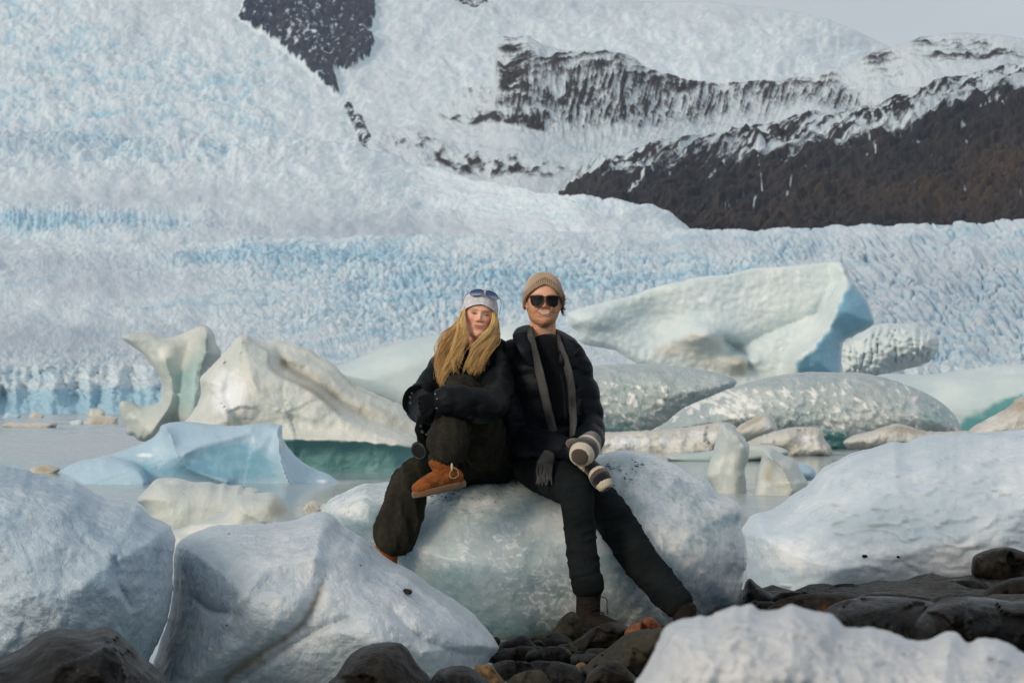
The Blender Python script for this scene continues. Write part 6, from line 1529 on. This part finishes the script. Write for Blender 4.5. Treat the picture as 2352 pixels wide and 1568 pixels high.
nv = len(hv)
wp.append(make_mesh("body", np.concatenate([fw(hv), bv]), tri_ok(hf) + [q + nv for q in (bf if isinstance(bf, list) else [bf])], M_SKINW, np.concatenate([hmk, np.zeros((len(bv), 3))])))
# eyes behind the lids
for sd in (-1, 1):
    n, m_ = 24, 16
    th = np.linspace(0, 2 * np.pi, n, endpoint=False); ph = np.linspace(0, np.pi, m_)
    PH, TH = np.meshgrid(ph, th, indexing='ij')
    V = np.stack([np.sin(PH) * np.sin(TH), -np.cos(PH), np.sin(PH) * np.cos(TH)], -1).reshape(-1, 3)
    ir = np.repeat(ph, n); mk = np.zeros((len(V), 3)); mk[:, 0] = ir < .62; mk[:, 1] = (ir < .28) | ((ir > .54) & (ir < .62))
    V = V * (.0120, .0118, .0040) + (sd * .030, -.0738, .0002)
    idx = np.arange(n * m_).reshape(m_, n); nx = np.roll(idx, -1, 1)
    wp.append(make_mesh("eye", fw(V * .96), np.stack([idx[:-1], idx[1:], nx[1:], nx[:-1]], -1).reshape(-1, 4), M_EYE, mk))
# thin pale hat
def hat_w(TH, s):
    c = np.cos(TH)
    zr = .0430 - .092 * np.clip((1 - c) / 1.15, 0, 1) ** .85
    ztop = .118
    z = zr + (ztop - zr) * s
    zz = np.clip((z + .03) / (ztop + .03), 0, 1)
    shp = np.sqrt(np.clip(1 - zz ** 3.0, 0, 1))
    sn, cc = np.abs(np.sin(TH)), np.abs(c)
    w, dd = .0855, np.where(c > 0, .0985, .115)
    r = 1 / ((sn / w) ** 2.2 + (cc / dd) ** 2.2) ** (1 / 2.2) * shp
    r = r * (1 - .035 * sstep(.0 - z, 0, .05))
    r = r + .0016 * fbm(np.sin(TH) * 3 + z * 14, np.cos(TH) * 3, z * 30, o=3, seed=8, ridged=True) + .0018 * np.exp(-(s / .03) ** 2)
    return r, z
v, f, _ = shell(None, None, hat_w, n=240, m=60, thick=.003)
wp.append(make_mesh("hat", fw(v * .97), f, M_PALE))
edge = []
th = np.linspace(0, 2 * np.pi, 90)
r, z = hat_w(th, 0 * th)
wp.append(part("hat_edge_seam", tube(fw(np.stack([(r - .0005) * np.sin(th), -(r - .0005) * np.cos(th) + .008, z - .0006], -1) * .97), [.0011] * 90, 6, 1, caps=False), flat("dark_thread", (.06, .05, .045), .9), None))
# blue sunglasses pushed up on the hat
fg = Frame(fw(np.array([0.004, 0, 0])), yaw=4, pitch=3, roll=9)
fg2 = Frame(fw(np.array([.006, -.066, .086])), 4, -34, 9)
glw = build_glasses(fg2, wom, [(-.026, .012), (-.012, .0175), (.008, .018), (.024, .014), (.029, .004), (.024, -.011), (.008, -.0165), (-.012, -.0165), (-.024, -.009), (-.0275, .002)],
                    .0335, .0, -.016, .0013, M_LENSB, M_METAL, 6.0, 0, [(-.008, .008), (-.004, .0125), (0, .0138), (.004, .0125), (.008, .008)],
                    [(.062, .006, .004), (.078, .022, .002), (.0850, .060, -.002), (.0850, .105, -.018)])
for c in list(glw.children): pass
# parka
jp = [tube([J(1122, 1078, 11.08), J(1118, 1040, 11.08), J(1108, 970, 11.07), J(1094, 890, 11.04), J(1088, 840, 11.01), J(1092, 802, 10.98), J(1096, 786, 10.96)],
           [(.165, .14), (.165, .14), (.155, .135), (.160, .125), (.150, .11), (.095, .075), (.06, .055)], 36, 10, up=(0, 1, 0), mod=quilt(5, .03)),
      tube([J(1052, 808, 10.98), J(1028, 830, 10.97), J(1006, 862, 10.94), J(982, 898, 10.90), J(966, 925, 10.83), J(980, 944, 10.68), J(1006, 952, 10.48)],
           [.045, .062, .062, .064, .070, .064, .046], 28, 12, mod=quilt(6, .06)),
      tube([J(1120, 800, 10.98), J(1142, 825, 10.97), J(1146, 868, 10.84), J(1136, 912, 10.62), J(1118, 932, 10.46), J(1078, 926, 10.39), J(1040, 920, 10.37), J(1010, 918, 10.36)],
           [.045, .062, .068, .070, .073, .070, .066, .056], 30, 12, mod=quilt(7, .06)),
      tube([J(1066, 792, 10.97), J(1040, 806, 10.97)], [.04, .045], 16, 5), tube([J(1125, 790, 10.97), J(1148, 800, 10.97), J(1155, 815, 10.98)], [.036, .042, .03], 16, 5)]
v, f, n_ = voxel(jp, .0066, 2)
wp.append(part("parka", (wrinkle(v, n_, .004, (11, 11, 20), 15, 3), f), M_JACKW, None))
col = [J(1074, 842, 10.84), J(1064, 812, 10.84), J(1060, 790, 10.89), J(1070, 778, 10.97), J(1096, 776, 11.03), J(1122, 782, 10.98), J(1132, 800, 10.90), J(1120, 828, 10.84), J(1104, 850, 10.83)]
v, f, n_ = voxel([tube(col, [(.018, .012), (.030, .014), (.036, .016), (.032, .017), (.030, .017), (.03, .017), (.032, .015), (.03, .013), (.016, .01)], 22, 8, up=(1, 0, 0))], .005, 3)
wp.append(part("parka_collar", (v, f), M_JACKW, None))
wp.append(part("black_top", tube([J(1096, 781, 10.91), J(1094, 802, 10.89), J(1092, 850, 10.86), J(1090, 900, 10.86)], [(.054, .050), (.068, .055), (.085, .045), (.06, .03)], 24, 6, up=(0, 1, 0)), M_TEE, None))
for (u, v_) in ((1000, 905), (1004, 916), (1003, 937)):
    c = J(u, v_, 10.31); wp.append(part("snap_button", tube([c, c + np.array([0, -.006, 0])], [.0036, .003], 10, 2), flat("pale_snap", (.30, .30, .28), .3, metal=.5), None))
c = J(962, 909, 10.76); wp.append(part("zip_pull", tube([c, c + np.array([.002, -.004, -.016])], [.003, .0035], 8, 3), flat("red_zip_pull", (.5, .02, .05), .4), None))
# gloves with five fingers wrapped round the shin
for side, wr, pd, sd, nm in ((1, J(1004, 920, 10.355), np.array([-1., .25, -.25]), np.array([0, 0, 1.]), "glove"), (-1, J(1002, 954, 10.46), np.array([1., -.15, .05]), np.array([0, 0, 1.]), "glove")):
    v, f, n_ = voxel(hand(wr, pd, sd, .95, .060) + [tube([wr - pd / np.linalg.norm(pd) * .05, wr], [.035, .032], 14, 4)], .0042, 2)
    wp.append(part(nm, (v, f), M_BLACK, None))
# trousers
tp = [tube([J(1120, 1062, 11.10), J(1060, 1072, 11.02), J(995, 1080, 10.88), J(950, 1098, 10.76), J(937, 1128, 10.72), J(925, 1180, 10.71), J(908, 1226, 10.70), J(897, 1248, 10.70), J(892, 1260, 10.71)],
           [.10, .092, .082, .076, .083, .092, .096, .084, .052], 34, 10),
      tube([J(1128, 1058, 11.08), J(1112, 1010, 10.92), J(1088, 950, 10.73), J(1062, 902, 10.58), J(1052, 893, 10.53)], [.115, .112, .095, .075, .066], 30, 8),
      tube([J(1056, 887, 10.57), J(1050, 925, 10.50), J(1040, 965, 10.45), J(1030, 1005, 10.42), J(1024, 1035, 10.42), J(1016, 1055, 10.43)], [.066, .072, .078, .087, .084, .056], 30, 8),
      tube([J(1050, 1050, 11.14), J(1110, 1056, 11.14), J(1160, 1060, 11.14)], [.08, .12, .08], 20, 5)]
v, f, n_ = voxel(tp, .0070, 4)
nn = np.clip(fbm(v[:, 0] * 15 + v[:, 2] * 3, v[:, 1] * 12, v[:, 2] * 4, o=2, seed=24, ridged=True), 0, 1) ** 2; n3 = fbm(v[:, 0] * 8, v[:, 1] * 8, v[:, 2] * 11, o=2, seed=26)
v = v + n_ * (.011 * nn + .006 * n3)[:, None]
wp.append(part("trousers", (v, f), M_OLIVE, None))
for (c, ax, r) in ((J(1018, 1050, 10.425), J(1008, 1064, 10.425), .060), (J(893, 1258, 10.71), J(889, 1268, 10.71), .056)):
    wp.append(part("trouser_cuff", tube([c, ax], [r, r * .93], 30, 5, mod=lambda t, a: 1 + .04 * np.sin(a * 11)), M_OLIVE, None))
# suede boots
def wboot(top, ank, toe, up, name="boot"):
    up = np.array(up, float); up /= np.linalg.norm(up)
    o, f, side, base, L_ = boot(ank, toe, .060, up, .053, .042, top, .072, name, None, M_SUEDE, M_SUEDE_SOLE)
    wp.append(o); return o, f, side, base, L_, up
o, f, side, base, L_, up_ = wboot(J(1010, 1052, 10.42), J(1026, 1082, 10.42), J(953, 1112, 10.34), [-.18, -.05, 1.0])
kp = J(1038, 1072, 10.335)
part("drawstring", join([tube([kp + (0, 0, .014), kp, kp - (0, -.0, .012)], [.004, .0055, .004], 8, 4),
                         tube([kp - (0, 0, .01), J(1032, 1090, 10.33), J(1040, 1098, 10.33), J(1052, 1092, 10.335), J(1050, 1078, 10.335), kp], [.0011] * 6, 6, 8)]), flat("cream_cord", (.55, .45, .30), .9), o)
part("seam", tube([base + f * (L_ * .02) - side * .047 + up_ * .060, base + f * (L_ * .45) - side * .045 + up_ * .052, base + f * (L_ * .8) - side * .038 + up_ * .028, base + f * (L_ + .008) + up_ * .024], [.0013] * 4, 6, 8), M_SUEDE_SOLE, o)
wboot(J(890, 1255, 10.69), J(884, 1306, 10.69), J(852, 1332, 10.56), [.1, 0, 1.0])
for o in wp: o.parent = wom
# long wavy hair
hr = random.Random(11)
LOCKS = [  # guide (u, v, depth) from the hat edge down, spread at top / middle / end, strands
    ([(1062, 724, 10.85), (1054, 742, 10.80), (1040, 762, 10.80), (1024, 792, 10.80), (1014, 824, 10.79), (1010, 856, 10.77), (1017, 888, 10.74)], (3, 8, 6), 195),
    ([(1060, 728, 10.88), (1050, 745, 10.83), (1032, 764, 10.84), (1018, 790, 10.84), (1010, 812, 10.84), (1006, 846, 10.80), (1009, 872, 10.78)], (3, 7, 4), 117),
    ([(1065, 712, 10.82), (1061, 740, 10.765), (1056, 772, 10.75), (1047, 803, 10.745), (1041, 830, 10.74), (1045, 854, 10.73)], (3, 5, 4), 169),
    ([(1068, 704, 10.80), (1064, 738, 10.75), (1070, 765, 10.745), (1064, 790, 10.74), (1056, 815, 10.74), (1054, 838, 10.735)], (2, 4, 4), 117),
    ([(1062, 722, 10.85), (1057, 750, 10.80), (1049, 790, 10.79), (1035, 830, 10.78), (1024, 862, 10.76), (1021, 884, 10.74)], (3, 8, 5), 169),
    ([(1135, 714, 10.84), (1138, 742, 10.775), (1130, 764, 10.755), (1114, 786, 10.745), (1100, 808, 10.735), (1092, 834, 10.73), (1084, 858, 10.73)], (3, 7, 6), 195),
    ([(1133, 706, 10.82), (1134, 740, 10.755), (1124, 758, 10.745), (1108, 776, 10.74), (1092, 798, 10.735), (1082, 826, 10.73), (1073, 854, 10.73)], (2, 5, 6), 169),
    ([(1137, 722, 10.86), (1143, 746, 10.80), (1142, 770, 10.78), (1132, 792, 10.77), (1117, 816, 10.75), (1104, 838, 10.74), (1096, 860, 10.74)], (2, 6, 5), 156),
    ([(1135, 712, 10.84), (1138, 744, 10.775), (1130, 770, 10.76), (1119, 792, 10.75), (1106, 816, 10.745), (1096, 838, 10.74), (1090, 850, 10.74)], (2, 7, 5), 130),
]
hvs, hfs, hms, off = [], [], [], 0
for li, (guide, spread, cnt) in enumerate(LOCKS):
    gp = np.array([J(*q) for q in guide])
    clumps = [(hr.gauss(0, .6), hr.gauss(0, .6), hr.random(), hr.uniform(0, 6.28), hr.uniform(.6, 1.5)) for _ in range(9)]
    for k in range(cnt):
        cl = clumps[k % 9]
        a, b = cl[0] + hr.gauss(0, .30), cl[1] + hr.gauss(0, .30)
        sp = np.interp(np.linspace(0, 1, len(gp)), [0, .5, 1], spread) / 514.0
        ph, amp = cl[3] + hr.gauss(0, .35), .0105 * cl[4]
        tt = np.linspace(0, 1, len(gp))
        q = gp.copy(); q[:, 0] += a * sp; q[:, 1] += b * sp * .7 - .004
        ln = 1.02 - .42 * hr.random() ** 1.4
        c = catmull(q, 6, False); m_ = max(6, int(len(c) * min(ln, 1))); c = c[:m_]; c[:, 2] += np.linspace(0, 1, m_) * hr.gauss(0, .006)
        t2 = np.linspace(0, 1, m_)
        c[:, 0] += amp * np.sin(t2 * 11 + ph) * t2 ** .8 + .0015 * np.sin(t2 * 23 + ph * 2 + k); c[:, 1] += amp * .9 * np.cos(t2 * 11 + ph) * t2 ** .8
        if hr.random() < .16: c[:, 0] += hr.gauss(0, .015) * t2 ** 2
        rad = (.00115 * (1 - .7 * t2 ** 2))
        v, f = tube(c, rad, 3, 1, caps=False)
        mk = np.zeros((len(v), 3)); tv_ = np.linspace(0, 1, len(v))
        mk[:, 0] = np.clip(.10 + .5 * cl[2] + hr.gauss(0, .30) + .20 * tv_, 0, 1); mk[:, 1] = np.clip(hr.uniform(-.6, .8) * (1.1 - .7 * tv_), 0, 1)
        hvs.append(v); hfs.append(f + off); hms.append(mk); off += len(v)
for guide, rw in (([J(1062, 740, 10.87), J(1052, 765, 10.855), J(1038, 795, 10.84), J(1026, 830, 10.81), J(1022, 862, 10.78)], (.006, .016, .026, .026, .010)),
                  ([J(1137, 730, 10.86), J(1136, 752, 10.83), J(1128, 775, 10.79), J(1106, 815, 10.775), J(1090, 845, 10.76)], (.006, .010, .022, .024, .010))):
    v, f = tube(guide, [(w_, .012) for w_ in rw], 20, 8, up=(0, 1, 0)); mk = np.zeros((len(v), 3)); mk[:, 0] = .9
    ff = tri_ok(f); f2 = np.concatenate([ff[0], np.c_[ff[1], ff[1][:, 2:]]]); f2 = ff[0]
    hvs.append(v); hfs.append(f2 + off); hms.append(mk); off += len(v)
ho = make_mesh("hair", np.concatenate(hvs), np.concatenate(hfs), M_BLOND, np.concatenate(hms), parent=wom); ho['kind'] = 'stuff'

# ---------------------------------------------------------------- camera slung at her side
cam_r = empty("camera", J(972, 1040, 10.62)); tag(cam_r, "black camera with a round lens hanging at the woman's side by a printed strap", "camera")
lens_c = J(966, 1034, 10.60); ld = np.array([-.55, -.75, -.25]); ld /= np.linalg.norm(ld)
lv, lf = tube([lens_c - ld * -.0 + ld * -.07, lens_c - ld * .05, lens_c - ld * .02, lens_c, lens_c + ld * .012], [.030, .034, .036, .041, .043], 36, 4, flat_ends=True)
part("lens", (lv, lf), M_RUBB, cam_r)
part("lens_ring", tube([lens_c + ld * .013 + .036 * (np.cos(a) * np.cross(ld, [0, 0, 1.]) / np.linalg.norm(np.cross(ld, [0, 0, 1.])) + np.sin(a) * np.cross(ld, np.cross(ld, [0, 0, 1.]))) for a in np.linspace(0, 2 * np.pi, 40)], [.0022] * 40, 6, 1, caps=False), flat("satin_ring", (.05, .05, .055), .3), cam_r)
v, f, n_ = voxel([tube([J(985, 990, 10.66), J(988, 1040, 10.66)], [(.055, .035), (.055, .035)], 24, 4, up=(0, 1, 0)), tube([J(975, 968, 10.62), J(972, 990, 10.60)], [.034, .040], 20, 4)], .005, 3)
part("camera_body", (v, f), M_BLACK, cam_r)
def strap(pts, w):
    v, f = tube([J(*q) for q in pts], [(w, .004)] * len(pts), 14, 10, up=(.3, 1, 0)); return v, f
part("strap", join([strap([(968, 892, 10.80), (946, 896, 10.76), (934, 912, 10.74), (933, 935, 10.73), (948, 950, 10.72), (964, 962, 10.68)], .018),
                    strap([(984, 936, 10.58), (972, 955, 10.56), (963, 978, 10.555), (966, 1002, 10.56), (978, 1018, 10.58)], .017)]), M_BLACK, cam_r)
pr = flat("strap_print_grey", (.05, .052, .055), .8)
for i, (u, v_, d, r_) in enumerate(((946, 905, 10.705), (943, 915, 10.70), (945, 926, 10.70), (980, 943, 10.53), (976, 955, 10.52), (971, 970, 10.515), (968, 984, 10.515), (974, 996, 10.52)) and
                               [(946, 903, 10.70, .006), (942, 912, 10.69, .0075), (943, 925, 10.69, .009), (981, 941, 10.53, .006), (977, 952, 10.515, .006), (972, 962, 10.51, .004), (966, 978, 10.51, .006), (970, 991, 10.51, .009), (979, 997, 10.52, .007)]):
    c = J(u, v_, d); part("strap_print", tube([c + (-r_ * .4, 0, r_ * .5), c, c + (r_ * .5, 0, -r_ * .6)], [(r_ * .6, .0015), (r_ * .75, .0015), (r_ * .5, .0015)], 8, 4, up=(0, 1, 0)), pr, cam_r)
# children were modelled in world space: give each an inverse so that the roots can sit at the seat
bpy.context.view_layer.update()
for root in [o for o in COL.objects if o.type == 'EMPTY' and o.parent is None]:
    for ch in root.children:
        ch.matrix_parent_inverse = root.matrix_world.inverted()

# stones whose words coincide are told apart by which lies nearer the camera
seen = {}
for o in COL.objects:
    if o.parent is None and o.get('group') == "small gap filling shore stones": seen.setdefault(o['label'], []).append(o)
for lab, os_ in seen.items():
    if len(os_) > 1:
        os_.sort(key=lambda q: q.location.y)
        for i, o in enumerate(os_): o['label'] = lab + (", nearest the camera" if i == 0 else ", farthest of them" if i == len(os_) - 1 else ", between two alike")
